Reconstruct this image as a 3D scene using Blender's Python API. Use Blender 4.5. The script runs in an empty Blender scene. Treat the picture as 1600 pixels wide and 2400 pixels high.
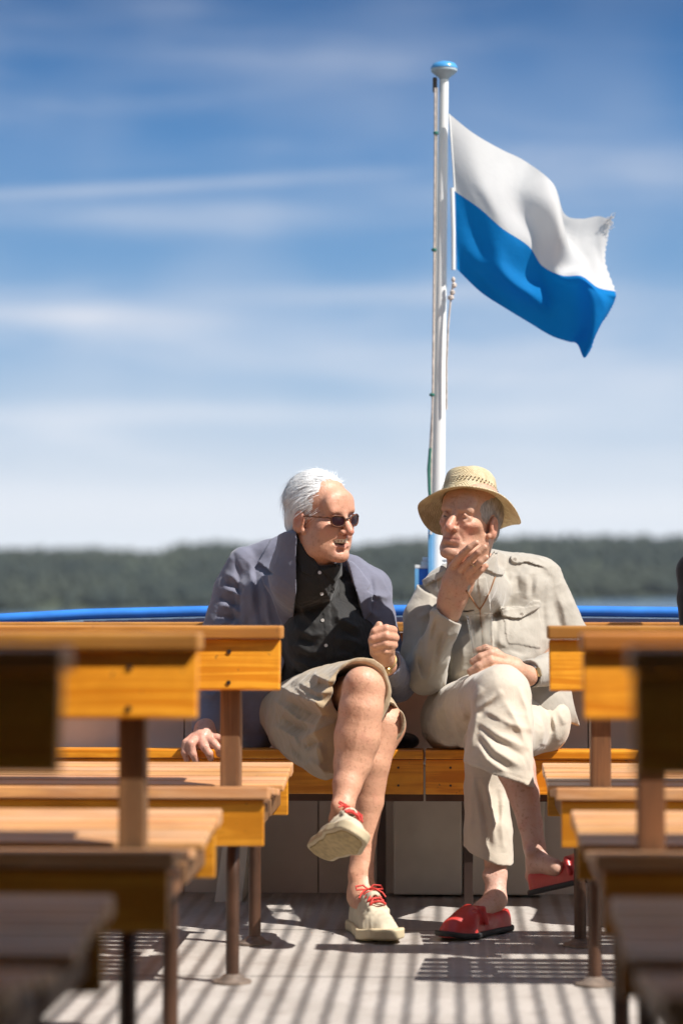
import bpy, bmesh, math, random
import numpy as np
from mathutils import Vector, Matrix
R_ = math.radians
random.seed(7)
S = bpy.context.scene
COL = S.collection

# ------------------------------------------------------------------ camera
FPX = 5666.7                        # focal length in pixels of the 1600 px wide photograph (85 mm on 24 mm)
CAMP = Vector((0.0, 0.0, 0.86))
PITCH, YAW = 2.17, 2.63
cd = bpy.data.cameras.new("camera")
cam = bpy.data.objects.new("camera", cd)
COL.objects.link(cam)
cam.location = CAMP
cam.rotation_euler = (R_(90 + PITCH), 0, R_(YAW))
cd.sensor_fit = 'HORIZONTAL'
cd.sensor_width = 24.0
cd.lens = 85.0
cd.clip_start = 0.05
cd.clip_end = 6000
cd.dof.use_dof = True
cd.dof.focus_distance = 6.62
cd.dof.aperture_fstop = 2.05
S.camera = cam
RM = cam.rotation_euler.to_matrix()
RN = np.array(RM)
CN = np.array(CAMP)

def P(px, py, D):
    """world point on the view ray of a photo pixel at world distance Y = D (used only to read sizes off the photograph)"""
    d = RM @ Vector(((px - 800) / FPX, -(py - 1200) / FPX, -1.0))
    return CAMP + d * (D / d.y)

# ------------------------------------------------------------------ sun, sky, exposure
SUN = Vector((0.56, -0.29, 0.79)).normalized()
sd = bpy.data.lights.new("sun", 'SUN')
sd.energy = 5.0
sd.angle = R_(0.5)
sd.color = (1.0, 0.95, 0.87)
so = bpy.data.objects.new("sun", sd)
COL.objects.link(so)
so.rotation_euler = SUN.to_track_quat('Z', 'Y').to_euler()
S.view_settings.view_transform = 'Standard'
S.view_settings.look = 'None'
S.view_settings.exposure = 0.5
S.view_settings.gamma = 1.0

def lin(r, g, b):
    f = lambda c: ((c / 255 + 0.055) / 1.055) ** 2.4 if c > 10 else c / 255 / 12.92
    return (f(r), f(g), f(b), 1)

class NT:
    """small helper round a node tree"""
    def __init__(s, nt): s.nt = nt; s.n = nt.nodes; s.l = nt.links
    def node(s, t, **kw):
        n = s.n.new(t)
        for k, v in kw.items():
            if k == 'inp':
                for i, x in v.items():
                    if isinstance(x, bpy.types.NodeSocket): s.l.new(x, n.inputs[i])
                    else: n.inputs[i].default_value = x
            else: setattr(n, k, v)
        return n
    def math(s, op, a, b=0.0, c=None, clamp=False):
        n = s.node('ShaderNodeMath', operation=op, use_clamp=clamp)
        for i, x in enumerate([a, b] + ([c] if c is not None else [])):
            if isinstance(x, bpy.types.NodeSocket): s.l.new(x, n.inputs[i])
            else: n.inputs[i].default_value = x
        return n.outputs[0]
    def mix(s, f, a, b, mode='MIX'):
        n = s.node('ShaderNodeMix', data_type='RGBA', blend_type=mode)
        for i, x in ((0, f), (6, a), (7, b)):
            if isinstance(x, bpy.types.NodeSocket): s.l.new(x, n.inputs[i])
            else: n.inputs[i].default_value = x
        return n.outputs[2]
    def ramp(s, f, stops, interp='LINEAR'):
        n = s.node('ShaderNodeValToRGB')
        cr = n.color_ramp; cr.interpolation = interp
        while len(cr.elements) > 1: cr.elements.remove(cr.elements[-1])
        cr.elements[0].position = stops[0][0]; cr.elements[0].color = stops[0][1]
        for p, c in stops[1:]:
            e = cr.elements.new(p); e.color = c
        s.l.new(f, n.inputs[0])
        return n.outputs[0]
    def maprange(s, v, a, b, c=0.0, d=1.0, smooth=True):
        n = s.node('ShaderNodeMapRange', interpolation_type='SMOOTHSTEP' if smooth else 'LINEAR')
        s.l.new(v, n.inputs[0])
        for i, x in enumerate((a, b, c, d)): n.inputs[i + 1].default_value = x
        return n.outputs[0]

w = bpy.data.worlds.new("World")
S.world = w
w.use_nodes = True
T = NT(w.node_tree)
T.n.clear()
tc = T.node('ShaderNodeTexCoord')
sep = T.node('ShaderNodeSeparateXYZ', inp={0: tc.outputs['Generated']})
X, Y, Z = sep.outputs
# position in the part of the sky over the stern: u to the right, v downwards
U = T.math('MULTIPLY_ADD', X, 3.60, 0.6625)
V = T.math('MULTIPLY_ADD', Z, -2.42, 0.5896)
base = T.ramp(V, [(0.0, lin(50, 98, 152)), (0.06, lin(62, 113, 168)), (0.14, lin(80, 131, 184)), (0.24, lin(104, 150, 196)),
                  (0.32, lin(132, 169, 207)), (0.39, lin(164, 189, 215)), (0.45, lin(198, 211, 226)), (0.50, lin(224, 230, 238)), (0.56, lin(232, 238, 245))])
cv = T.node('ShaderNodeCombineXYZ', inp={0: T.math('MULTIPLY', U, 1.6), 1: T.math('MULTIPLY', V, 15.0), 2: 3.3})
n1 = T.node('ShaderNodeTexNoise', inp={0: cv.outputs[0], 'Scale': 1.0, 'Detail': 5.0, 'Roughness': 0.55, 'Distortion': 0.35})
cv2 = T.node('ShaderNodeCombineXYZ', inp={0: T.math('MULTIPLY', U, 3.0), 1: T.math('MULTIPLY', V, 5.0), 2: 8.1})
n2 = T.node('ShaderNodeTexNoise', inp={0: cv2.outputs[0], 'Scale': 1.0, 'Detail': 2.0, 'Roughness': 0.45, 'Distortion': 0.0})
m1 = T.maprange(n1.outputs[0], 0.44, 0.78)
m2 = T.maprange(n2.outputs[0], 0.40, 0.75)
amt = T.ramp(V, [(0.0, (.42,) * 3 + (1,)), (0.1, (.5,) * 3 + (1,)), (0.3, (.6,) * 3 + (1,)), (0.42, (.75,) * 3 + (1,)), (0.55, (.35,) * 3 + (1,))])
mask = T.math('MULTIPLY', T.math('ADD', T.math('MULTIPLY', m1, 0.55), T.math('MULTIPLY', m2, 0.35)), amt, clamp=True)
def blob(cu, cv_, ru, rv, a, slope=0.0):
    du = T.math('DIVIDE', T.math('SUBTRACT', U, cu), ru)
    line = T.math('MULTIPLY_ADD', T.math('SUBTRACT', U, cu), slope, cv_)
    dv = T.math('DIVIDE', T.math('SUBTRACT', V, line), rv)
    r2 = T.math('ADD', T.math('MULTIPLY', du, du), T.math('MULTIPLY', dv, dv))
    g = T.math('EXPONENT', T.math('MULTIPLY', r2, -1.0))
    wob = T.math('MULTIPLY_ADD', n1.outputs[0], 1.1, 0.40)
    return T.math('MULTIPLY', T.math('MULTIPLY', g, a), wob)
for b in ((0.16, 0.1805, 0.34, 0.0055, 0.50, -0.045), (0.10, 0.303, 0.19, 0.016, 0.50, 0.0), (0.32, 0.205, 0.25, 0.018, 0.30, -0.01),
          (0.50, 0.283, 0.22, 0.010, 0.30, 0.0), (0.50, 0.045, 0.24, 0.035, 0.12, 0.02), (0.52, 0.105, 0.17, 0.030, 0.18, 0.08),
          (0.30, 0.40, 0.45, 0.012, 0.40, 0.0), (0.92, 0.38, 0.22, 0.035, 0.45, 0.0), (0.10, 0.49, 0.5, 0.02, 0.35, 0.0)):
    mask = T.math('ADD', mask, blob(*b), clamp=True)
cl = T.ramp(V, [(0.0, lin(190, 198, 214)), (0.3, lin(214, 218, 228)), (0.5, lin(240, 242, 247))])
front = T.mix(mask, base, cl)
sky = T.node('ShaderNodeTexSky', sky_type='NISHITA', sun_disc=False, altitude=400, air_density=1.0, dust_density=0.6, ozone_density=2.0)
sky.sun_elevation = math.asin(SUN.z)
sky.sun_rotation = math.atan2(SUN.x, SUN.y)
nish = T.node('ShaderNodeVectorMath', operation='SCALE', inp={0: sky.outputs[0]})
nish.inputs['Scale'].default_value = 0.105
warm = T.mix(1.0, nish.outputs[0], (1.12, 1.0, .84, 1), 'MULTIPLY')   # white balance of the daylight
fup = T.maprange(Z, 0.26, 0.40)
fy = T.maprange(Y, 0.6, 0.93, 1.0, 0.0)
fac = T.math('MAXIMUM', fup, fy)
dim = T.node('ShaderNodeVectorMath', operation='SCALE', inp={0: front})
dim.inputs['Scale'].default_value = 0.82
allsky = T.mix(fac, dim.outputs[0], warm)
bg = T.node('ShaderNodeBackground', inp={0: allsky, 1: 1.0})
out = T.node('ShaderNodeOutputWorld', inp={0: bg.outputs[0]})
S.cycles.use_denoising = True
S.cycles.max_bounces = 8
S.cycles.transparent_max_bounces = 12

# ------------------------------------------------------------------ materials
MATS = {}
def mat(name, fn):
    if name in MATS: return MATS[name]
    m = bpy.data.materials.new(name); m.use_nodes = True
    t = NT(m.node_tree); b = m.node_tree.nodes['Principled BSDF']
    fn(t, b); MATS[name] = m
    return m
def col(c): return (c[0], c[1], c[2], 1)
def noise(t, scale, detail=4, rough=0.55, vec=None, dist=0.0, coord='Object', sc=(1, 1, 1)):
    c = t.node('ShaderNodeTexCoord')
    mp = t.node('ShaderNodeMapping', inp={0: vec or c.outputs[coord], 'Scale': sc})
    return t.node('ShaderNodeTexNoise', inp={0: mp.outputs[0], 'Scale': scale, 'Detail': detail, 'Roughness': rough, 'Distortion': dist})
def bump(t, b, h, strength, dist=0.002, prev=None):
    n = t.node('ShaderNodeBump', inp={'Strength': strength, 'Distance': dist, 'Height': h})
    if prev is not None: t.l.new(prev, n.inputs['Normal'])
    t.l.new(n.outputs[0], b.inputs['Normal'])
    return n.outputs[0]
def plain(name, c, rough=0.5, metal=0.0, var=0.12, scale=12, bmp=0.0, coat=0.0, sub=None):
    def f(t, b):
        n = noise(t, scale)
        d = tuple(x * (1 - var) for x in c); l = tuple(min(1, x * (1 + var)) for x in c)
        t.l.new(t.mix(t.maprange(n.outputs[0], .3, .7), col(d), col(l)), b.inputs['Base Color'])
        b.inputs['Roughness'].default_value = rough
        b.inputs['Metallic'].default_value = metal
        b.inputs['Coat Weight'].default_value = coat
        b.inputs['Coat Roughness'].default_value = 0.15
        if bmp: bump(t, b, noise(t, scale * 8).outputs[0], bmp)
    return mat(name, f)
def wood(name, dark, light, axis='x', rough=0.4, coat=0.3, wear=0.0, wearcol=(.62, .5, .4)):
    def f(t, b):
        sc = {'x': (1.2, 26, 26), 'z': (26, 26, 1.2), 'y': (26, 1.2, 26)}[axis]
        n = noise(t, 1.3, 5, .6, dist=1.6, sc=sc)
        n2 = noise(t, 4.5, 5, .6, sc=(1, 1, 1))
        c = t.mix(t.maprange(n.outputs[0], .40, .60), col(tuple(x * .86 for x in dark)), col(light))
        c = t.mix(t.maprange(n2.outputs[0], .38, .70, 0, .6), c, col(tuple(x * .66 for x in dark)))
        oi = t.node('ShaderNodeObjectInfo')
        hs_ = t.node('ShaderNodeHueSaturation', inp={'Color': c, 'Value': t.maprange(oi.outputs['Random'], 0, 1, .82, 1.12, False), 'Hue': t.maprange(oi.outputs['Random'], 0, 1, .506, .492, False)})
        c = hs_.outputs[0]
        sp = noise(t, 55, 2, .5); c = t.mix(t.maprange(sp.outputs[0], .70, .76, 0, .5), c, col((.10, .05, .025)))
        if wear:
            n3 = noise(t, 2.2, 6, .65, sc=tuple(x ** .5 for x in sc))
            c = t.mix(t.maprange(n3.outputs[0], .38, .62, wear * .35, wear), c, col(wearcol))
        t.l.new(c, b.inputs['Base Color'])
        b.inputs['Roughness'].default_value = rough
        b.inputs['Coat Weight'].default_value = coat
        b.inputs['Coat Roughness'].default_value = 0.2
        bump(t, b, n.outputs[0], .25, .0015)
    return mat(name, f)

# ------------------------------------------------------------------ objects
def tag(o, label=None, cat=None, group=None, kind=None):
    if label: o['label'] = label
    if cat: o['category'] = cat
    if group: o['group'] = group
    if kind: o['kind'] = kind
    return o
def empty(name, loc, label=None, cat=None, group=None):
    o = bpy.data.objects.new(name, None); COL.objects.link(o); o.location = loc
    o.empty_display_size = 0.1
    return tag(o, label, cat, group)
def link_mesh(name, me, m=None, parent=None, smooth=False):
    o = bpy.data.objects.new(name, me); COL.objects.link(o)
    if m: me.materials.append(m)
    if smooth: me.polygons.foreach_set('use_smooth', [True] * len(me.polygons))
    if parent is not None:
        o.parent = parent
        me.transform(Matrix.Translation(-root_loc(parent)))
    return o
def root_loc(o):
    v = Vector(o.location)
    while o.parent: o = o.parent; v += o.location
    return v
class MB:
    """collects shapes given in world coordinates into one mesh"""
    def __init__(s): s.bm = bmesh.new()
    def box(s, a, b, bevel=0.0, rot=None, piv=None, seg=2):
        a = Vector(a); b = Vector(b)
        r = bmesh.ops.create_cube(s.bm, size=1.0)
        vs = r['verts']
        bmesh.ops.scale(s.bm, vec=[abs(x) for x in (b - a)], verts=vs)
        bmesh.ops.translate(s.bm, vec=(a + b) / 2, verts=vs)
        if bevel:
            es = list({e for v in vs for e in v.link_edges})
            r = bmesh.ops.bevel(s.bm, geom=es, offset=bevel, segments=seg, affect='EDGES', profile=.6)
            vs = list({v for f in r['faces'] for v in f.verts} | {v for v in vs if v.is_valid})
        if rot is not None:
            bmesh.ops.rotate(s.bm, cent=piv if piv is not None else (a + b) / 2, matrix=rot, verts=vs)
        return s
    def tube(s, pts, r, n=12, caps=True):
        pts = [Vector(p) for p in pts]
        rs = r if isinstance(r, (list, tuple)) else [r] * len(pts)
        rings = []
        up = None
        for i, p in enumerate(pts):
            d = (pts[min(i + 1, len(pts) - 1)] - pts[max(i - 1, 0)]).normalized()
            if up is None: up = d.orthogonal().normalized()
            up = (up - d * up.dot(d)).normalized()
            q = d.cross(up)
            rings.append([s.bm.verts.new(p + (up * math.cos(2 * math.pi * k / n) + q * math.sin(2 * math.pi * k / n)) * rs[i]) for k in range(n)])
        for i in range(len(rings) - 1):
            for k in range(n):
                s.bm.faces.new((rings[i][k], rings[i][(k + 1) % n], rings[i + 1][(k + 1) % n], rings[i + 1][k]))
        if caps:
            s.bm.faces.new(rings[0][::-1]); s.bm.faces.new(rings[-1])
        return s
    def lathe(s, c, prof, n=24):
        c = Vector(c)
        rings = [[s.bm.verts.new(c + Vector((r * math.cos(2 * math.pi * k / n), r * math.sin(2 * math.pi * k / n), z))) for k in range(n)] for r, z in prof]
        for i in range(len(rings) - 1):
            for k in range(n):
                s.bm.faces.new((rings[i][k], rings[i][(k + 1) % n], rings[i + 1][(k + 1) % n], rings[i + 1][k]))
        s.bm.faces.new(rings[0][::-1]); s.bm.faces.new(rings[-1])
        return s
    def build(s, name, m, parent=None, smooth=False):
        bmesh.ops.recalc_face_normals(s.bm, faces=s.bm.faces[:])
        me = bpy.data.meshes.new(name); s.bm.to_mesh(me); s.bm.free()
        o = link_mesh(name, me, m, parent, smooth)
        if smooth: me.set_sharp_from_angle(angle=R_(40))
        return o
def copy_tree(o, parent=None):
    c = o.copy(); COL.objects.link(c); c.parent = parent
    for ch in [x for x in COL.objects if x.parent == o]: copy_tree(ch, c)
    return c

# ------------------------------------------------------------------ lake, far shore, deck
TILT = math.tan(R_(0.36))            # the boat rides slightly nose up, so the world outside is tilted a little in the deck's frame
ROLL = .022                        # ... and a little to one side
def outside(x, y, z): return Vector((x, y, z + TILT * y + ROLL * x))
def water_mat(t, b):
    n = noise(t, .35, 6, .6, sc=(.4, 1, 1))
    t.l.new(t.mix(t.maprange(n.outputs[0], .3, .7), col((.03, .07, .11)), col((.05, .10, .14))), b.inputs['Base Color'])
    b.inputs['Roughness'].default_value = .18
    bump(t, b, n.outputs[0], .5, .6)
bm = bmesh.new()
c = [outside(-2500, -60, -3.6), outside(2500, -60, -3.6), outside(2500, 2600, -3.6), outside(-2500, 2600, -3.6)]
bm.faces.new([bm.verts.new(v) for v in c])
me = bpy.data.meshes.new('lake_water'); bm.to_mesh(me)
tag(link_mesh('lake_water', me, mat('lake_water', water_mat)), 'blue lake water behind the boat', None, None, 'structure')

SH = 700.0
def ridge(x):                       # height of the wooded ridge over the water, read off the skyline
    px = 1060 + 5667 * x / 1000
    xs = [-3000, -600, 0, 200, 360, 430, 520, 650, 830, 930, 1050, 1200, 1450, 1600, 2400, 5000]
    ys = [1240, 1262, 1281, 1283, 1290, 1274, 1270, 1277, 1277, 1263, 1262, 1256, 1256, 1258, 1250, 1240]
    py = np.interp(px, xs, ys)
    return (1415 - py) / 5667 * 1000 - TILT * 1000 - ROLL * x + .86
nx, ny = 160, 14
bm = bmesh.new()
g = []
for j in range(ny):
    row = []
    for i in range(nx):
        x = -1400 + 2800 * i / (nx - 1)
        f = j / (ny - 1)
        y = SH - 6 + 700 * f
        top = ridge(x * 1000 / 1000) + 3.6
        z = -3.9 + (top - 3) * math.sin(min(f * 2.2, 1) * math.pi / 2) ** 1.0 + 1.5 * math.sin(x * .05) * f
        if j == 0: z = -4.4
        row.append(bm.verts.new(outside(x, y, z)))
    g.append(row)
for j in range(ny - 1):
    for i in range(nx - 1):
        bm.faces.new((g[j][i], g[j][i + 1], g[j + 1][i + 1], g[j + 1][i]))
me = bpy.data.meshes.new('hills'); bm.to_mesh(me)
tag(link_mesh('hills', me, plain('shore_ground', (.05, .065, .03), .9, scale=.02), smooth=True), 'low hills on the far shore', None, None, 'structure')

def foliage(t, b):
    n = noise(t, .028, 3, .5); n2 = noise(t, .25, 3, .6)
    c = t.mix(t.maprange(n.outputs[0], .35, .65), col((.018, .027, .026)), col((.034, .043, .036)))
    c = t.mix(t.maprange(n2.outputs[0], .4, .7, 0, .5), c, col((.058, .066, .046)))
    n7 = noise(t, .011, 3, .55); c = t.mix(t.maprange(n7.outputs[0], .48, .64, 0, .5), c, col((.055, .062, .042)))
    t.l.new(c, b.inputs['Base Color']); b.inputs['Roughness'].default_value = .9
    b.inputs['Specular IOR Level'].default_value = .1
rng = np.random.default_rng(3)
ico = bmesh.new(); bmesh.ops.create_icosphere(ico, subdivisions=1, radius=1)
iv = np.array([v.co[:] for v in ico.verts]); ifc = np.array([[v.index for v in f.verts] for f in ico.faces]); ico.free()
N = 10000
vv, ff = [], []
for k in range(N):
    f = rng.random() ** 1.3
    x = rng.uniform(-420, 420); y = SH + 4 + 330 * f
    top = ridge(x * 1000 / y)
    h = rng.uniform(3.2, 5.6); rr = h * rng.uniform(.30, .5)
    zg = -3.6 + (top + 3.6 - 5) * math.sin(min((y - SH) / 330 * 1.05, 1) * math.pi / 2)
    rad = 1 + .35 * np.sin(iv @ rng.normal(size=3) * 3 + rng.uniform(0, 6)) * np.cos(iv @ rng.normal(size=3) * 4) + .12 * rng.normal(size=len(iv))
    p = iv * rad[:, None] * np.array([rr, rr, h * .55])
    p = p * (1 - .35 * np.clip(iv[:, 2:3], 0, 1) * np.array([1, 1, 0])) + np.array([x, y, zg + h * .45])
    p[:, 2] += TILT * p[:, 1] + ROLL * p[:, 0]
    vv.append(p); ff.append(ifc + k * len(iv))
vv = np.concatenate(vv); ff = np.concatenate(ff)
me = bpy.data.meshes.new('far_forest'); me.from_pydata(vv.tolist(), [], ff.tolist())
tag(link_mesh('far_forest', me, mat('foliage', foliage), smooth=True), 'dark green woods covering the far shore', None, None, 'stuff')

def deck_mat(t, b):
    n = noise(t, 3.0, 5, .6); n2 = noise(t, 60, 3, .6)
    c = t.mix(t.maprange(n.outputs[0], .3, .7), col((.37, .335, .305)), col((.47, .43, .40)))
    c = t.mix(t.maprange(n2.outputs[0], .45, .75, 0, .5), c, col((.30, .255, .23)))
    n4 = noise(t, 7, 6, .7); c = t.mix(t.maprange(n4.outputs[0], .52, .72, 0, .55), c, col((.24, .19, .165)))
    sx = t.node('ShaderNodeTexCoord'); sp = t.node('ShaderNodeSeparateXYZ', inp={0: sx.outputs['Object']})
    sm = t.math('GREATER_THAN', t.math('ABSOLUTE', t.math('SUBTRACT', t.math('FRACT', t.math('MULTIPLY', sp.outputs[1], 1.25)), .5)), .4955)
    c = t.mix(sm, c, col((.05, .045, .04)))
    t.l.new(c, b.inputs['Base Color']); b.inputs['Roughness'].default_value = .55
    tcn = t.node('ShaderNodeTexCoord')
    wv = t.node('ShaderNodeTexWave', wave_type='BANDS', bands_direction='Y', inp={0: tcn.outputs['Object'], 'Scale': 16.0, 'Distortion': .25, 'Detail': 1.0, 'Detail Scale': 3.0})
    w2 = t.node('ShaderNodeTexWave', wave_type='BANDS', bands_direction='X', inp={0: tcn.outputs['Object'], 'Scale': 5.6, 'Distortion': .35, 'Detail': 1.0, 'Detail Scale': 1.5})
    pr = bump(t, b, w2.outputs['Fac'], 1.0, .0125)
    bump(t, b, wv.outputs['Fac'], 1.0, .0044, pr)
bm = bmesh.new()
bm.faces.new([bm.verts.new(v) for v in ((-2.6, -2.4, 0), (2.2, -2.4, 0), (2.2, 7.24, 0), (-2.6, 7.24, 0))])
me = bpy.data.meshes.new('deck'); bm.to_mesh(me)
tag(link_mesh('deck', me, mat('deck', deck_mat), smooth=True), 'ribbed grey anti-slip deck of the boat', None, None, 'structure')

# ------------------------------------------------------------------ materials of the fittings
ORANGE = wood('varnished_wood', (.84, .29, .010), (.96, .42, .028), 'x', .38, .35)
CAPW = wood('cap_wood', (.54, .20, .022), (.70, .30, .04), 'x', .5, .08, .12, (.60, .40, .24))
SLAT = wood('worn_slat_wood', (.62, .25, .06), (.78, .37, .10), 'x', .45, .08, .5, (.70, .45, .30))
APRON = wood('apron_wood', (.72, .27, .012), (.86, .38, .03), 'x', .42, .25)
POSTW = wood('post_wood', (.13, .048, .016), (.26, .11, .04), 'z', .6, .05, .2, (.45, .28, .15))
STEEL = plain('brown_steel', (.085, .042, .026), .38, .25, .3, 9, .1)
FLANGE = plain('worn_flange_steel', (.28, .22, .18), .45, .5, .35, 30, .2)
GREY = plain('grey_panel_paint', (.62, .56, .53), .5, 0, .10, 3, .05)
GREYL = plain('light_panel_paint', (.58, .53, .47), .4, 0, .12, 5, .05)
WHITE = plain('white_paint', (.80, .80, .79), .35, 0, .04, 4, 0, .3)
BLUE = plain('blue_paint', (.04, .22, .72), .32, 0, .12, 10, 0, .3)
BLUEL = plain('pale_blue_paint', (.16, .42, .72), .4, 0, .12, 10)
DARKSTEEL = plain('dark_bolt_steel', (.08, .06, .05), .4, .6)

# ------------------------------------------------------------------ benches
def bench(side, xe, yc, label):
    """double-sided bench: seats on both sides of a shared backrest. side=-1: left of the aisle (its aisle end is its +x end)"""
    s = -side                                    # direction from the bench towards the aisle
    L = 1.55
    def bx(m, x0, x1, y0, y1, z0, z1, bev=.003, **k):
        a, b = xe - s * x0, xe - s * x1
        m.box((min(a, b), yc + y0, z0), (max(a, b), yc + y1, z1), bev, **k)
    r = empty('double_bench', (xe, yc, 0), label, 'bench', 'wooden benches in rows along the aisle')
    rot = Matrix.Rotation(R_(-9), 3, 'X')
    m = MB(); bx(m, 0, L, -.064, -.036, .653, .774, .004)
    bmesh.ops.rotate(m.bm, cent=(0, yc - .05, .71), matrix=rot, verts=m.bm.verts[:])
    bk = m.build('backrest', ORANGE, r)
    m = MB(); bx(m, -.003, L, -.071, .03, .7755, .807, .005); m.build('cap_rail', CAPW, r)
    for x0 in ((.098, .87, 1.42) if side < 0 else (.099, .87, 1.42)):
        m = MB(); bx(m, x0, x0 + .048, -.03, .028, .36, .775, .004); m.build('post', POSTW, r)
        for z in (.745, .672):
            m = MB(); cx = xe - s * (x0 + .024)
            m.tube([(cx, yc - .066 + (.71 - z) * -.158 - .002, z), (cx, yc - .04, z)], .0055, 8); m.build('bolt', DARKSTEEL, bk)
    # slats: far seat slopes down towards its back, near seat likewise
    for sgn in (1, -1):
        zf, zb = .45, .418
        yf, yb = .42, .062
        n = 5
        for i in range(n):
            f0 = i / n; f1 = (i + 1) / n - (.038 if i < n - 1 else 0)
            ya, yb_ = yb + (yf - yb) * f0, yb + (yf - yb) * f1
            zc = zb + (zf - zb) * ((i + .5) / n)
            m = MB()
            bx(m, 0, L, min(sgn * ya, sgn * yb_), max(sgn * ya, sgn * yb_), zc - (.026 if i == n - 1 else .015), zc + .002, .004)
            ang = math.atan2(zf - zb, yf - yb)
            bmesh.ops.rotate(m.bm, cent=(0, yc + sgn * (ya + yb_) / 2, zc), matrix=Matrix.Rotation(sgn * ang, 3, 'X'), verts=m.bm.verts[:])
            m.build('seat_slat', SLAT, r)
        m = MB(); bx(m, .012, L, min(sgn * .385, sgn * .41), max(sgn * .385, sgn * .41), .318, .421, .003); m.build('apron', APRON, r)
        for x0 in (.03, .75, 1.45):
            m = MB(); bx(m, x0, x0 + .03, min(sgn * .03, sgn * .384), max(sgn * .03, sgn * .384), .345, .385, .003); m.build('seat_bearer', POSTW, r)
        for x0 in (.09, 1.35):
            x = xe - s * x0
            m = MB()
            yl = sgn * .31
            pts = [(x, yc + sgn * .10, .34), (x, yc + sgn * .2, .335), (x, yc + sgn * .26, .322), (x, yc + sgn * .295, .29), (x, yc + yl, .24), (x, yc + yl, .012)]
            m.tube(pts, .0155, 12)
            lg = m.build('leg', STEEL, r, True)
            m = MB(); m.lathe((x, yc + yl, .001), [(.044, 0), (.044, .005), (.03, .009), (.02, .018), (.016, .02)], 20); m.build('floor_flange', FLANGE, lg, True)
    return r
bench(-1, -.41, 5.81, 'bench left of the aisle nearest the men, orange backrest end before the blue jacket')
bench(-1, -.458, 4.39, 'middle bench left of the aisle, its sunlit orange backrest blurred')
bench(-1, -.474, 2.97, 'blurred dark shaded bench left of the aisle, closest to the viewer')
bench(1, .228, 5.81, 'bench right of the aisle nearest the men, backrest end by the khaki sleeve')
bench(1, .232, 4.39, 'middle bench right of the aisle, yellow-orange backrest sunlit')
bench(1, .216, 2.97, 'blurred dark shaded bench right of the aisle, closest to the viewer')

# ------------------------------------------------------------------ stern: bench along the bulwark, panels, rail
def wall_bench(x0, x1, label):
    r = empty('stern_bench', ((x0 + x1) / 2, 6.79, 0), label, 'bench', 'wooden benches built along the stern')
    zf = .86 - 342 / 5667 * 6.79
    for i in range(4):
        y0 = 6.787 + i * .096
        z = zf - i * .009
        m = MB(); m.box((x0, y0, z - .026), (x1, y0 + .09, z), .004); m.build('seat_slat', ORANGE if i == 0 else SLAT, r)
    m = MB(); m.box((x0, 6.797, zf - .125), (x1, 6.823, zf - .028), .003); ap = m.build('apron', ORANGE, r)
    for x in (x0 + .07, x1 - .07, (x0 + x1) / 2):
        for z in (zf - .05, zf - .10):
            m = MB(); m.tube([(x, 6.7955, z), (x, 6.80, z)], .0034, 8); m.build('bolt', DARKSTEEL, ap)
    m = MB(); m.box((x0, 6.83, zf - .147), (x1, 6.862, zf - .118), .002); m.build('steel_angle', STEEL, r)
    m = MB(); m.box((x0, 7.10, .655), (x1, 7.125, .774), .004, rot=Matrix.Rotation(R_(-5), 3, 'X')); m.build('backrest', ORANGE, r)
    m = MB(); m.box((x0, 7.083, .777), (x1, 7.165, .805), .004); m.build('cap_rail', CAPW, r)
    n = max(1, int((x1 - x0) / .9))
    for k in range(n + 1):
        x = x0 + .12 + (x1 - x0 - .24) * k / n
        m = MB(); m.box((x - .013, 6.87, 0), (x + .013, 6.90, zf - .149), .002); m.build('leg', plain('dark_leg_steel', (.05, .03, .025), .45, .3), r)
    return r
XJ = P(994, 1760, 6.79).x
wall_bench(-2.3, XJ - .003, 'stern bench with orange front board carrying the man in the blue jacket')
wall_bench(XJ + .003, 1.5, 'stern bench with orange front board carrying the man in the straw hat')

bw = empty('stern_bulwark', (0, 7.24, 0), 'grey painted bulwark panels closing the stern behind the two men', 'bulwark')
m = MB()
for x0 in np.arange(-2.4, 1.6, .4):
    m.box((x0 + .0015, 7.205, -.01), (x0 + .3985, 7.235, .79), .002)
m.build('panel', GREY, bw)
m = MB(); m.box((-2.4, 7.24, -.02), (1.6, 7.25, .80), 0); m.build('backing', plain('backing_dark', (.1, .09, .09), .6), bw)
def railz(x):
    px = 1060 + x / 7.33 * 5667
    return .86 - (np.interp(px, [-700, 0, 200, 490, 950, 1350, 1600, 2100], [1484, 1451, 1440, 1433, 1431, 1433, 1436, 1442]) - 1415) / 5667 * 7.33
rail = empty('handrail', (0, 7.33, .84), 'glossy blue tubular handrail along the top of the stern', 'handrail')
xs = np.linspace(-2.4, 1.6, 60)
m = MB(); m.tube([(x, 7.33 - .05 * x * x * .2, railz(x)) for x in xs], .0165, 16); m.build('rail_tube', BLUE, rail, True)
m = MB()
for x0 in range(len(xs) - 1):
    x, x2 = xs[x0], xs[x0 + 1]
    m.box((x, 7.256, .77), (x2 - .0004, 7.40, min(railz(x), railz(x2)) - .0195), 0)
m.build('ledge', plain('navy_ledge', (.035, .04, .09), .5), rail)

# panels under the bench
for k, (pa, pb) in enumerate(((922, 1082), (1100, 1275))):
    xa, xb = P(pa, 1900, 7.15).x, P(pb, 1900, 7.15).x
    m = MB(); m.box((xa, 7.11, .008), (xb, 7.2, .385), .006)
    o = m.build('locker_panel', GREYL)
    tag(o, ('pale metal locker panel under the stern bench between the two men', 'pale metal locker panel behind the red loafers')[k], 'panel', 'locker panels under the stern bench')
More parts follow.
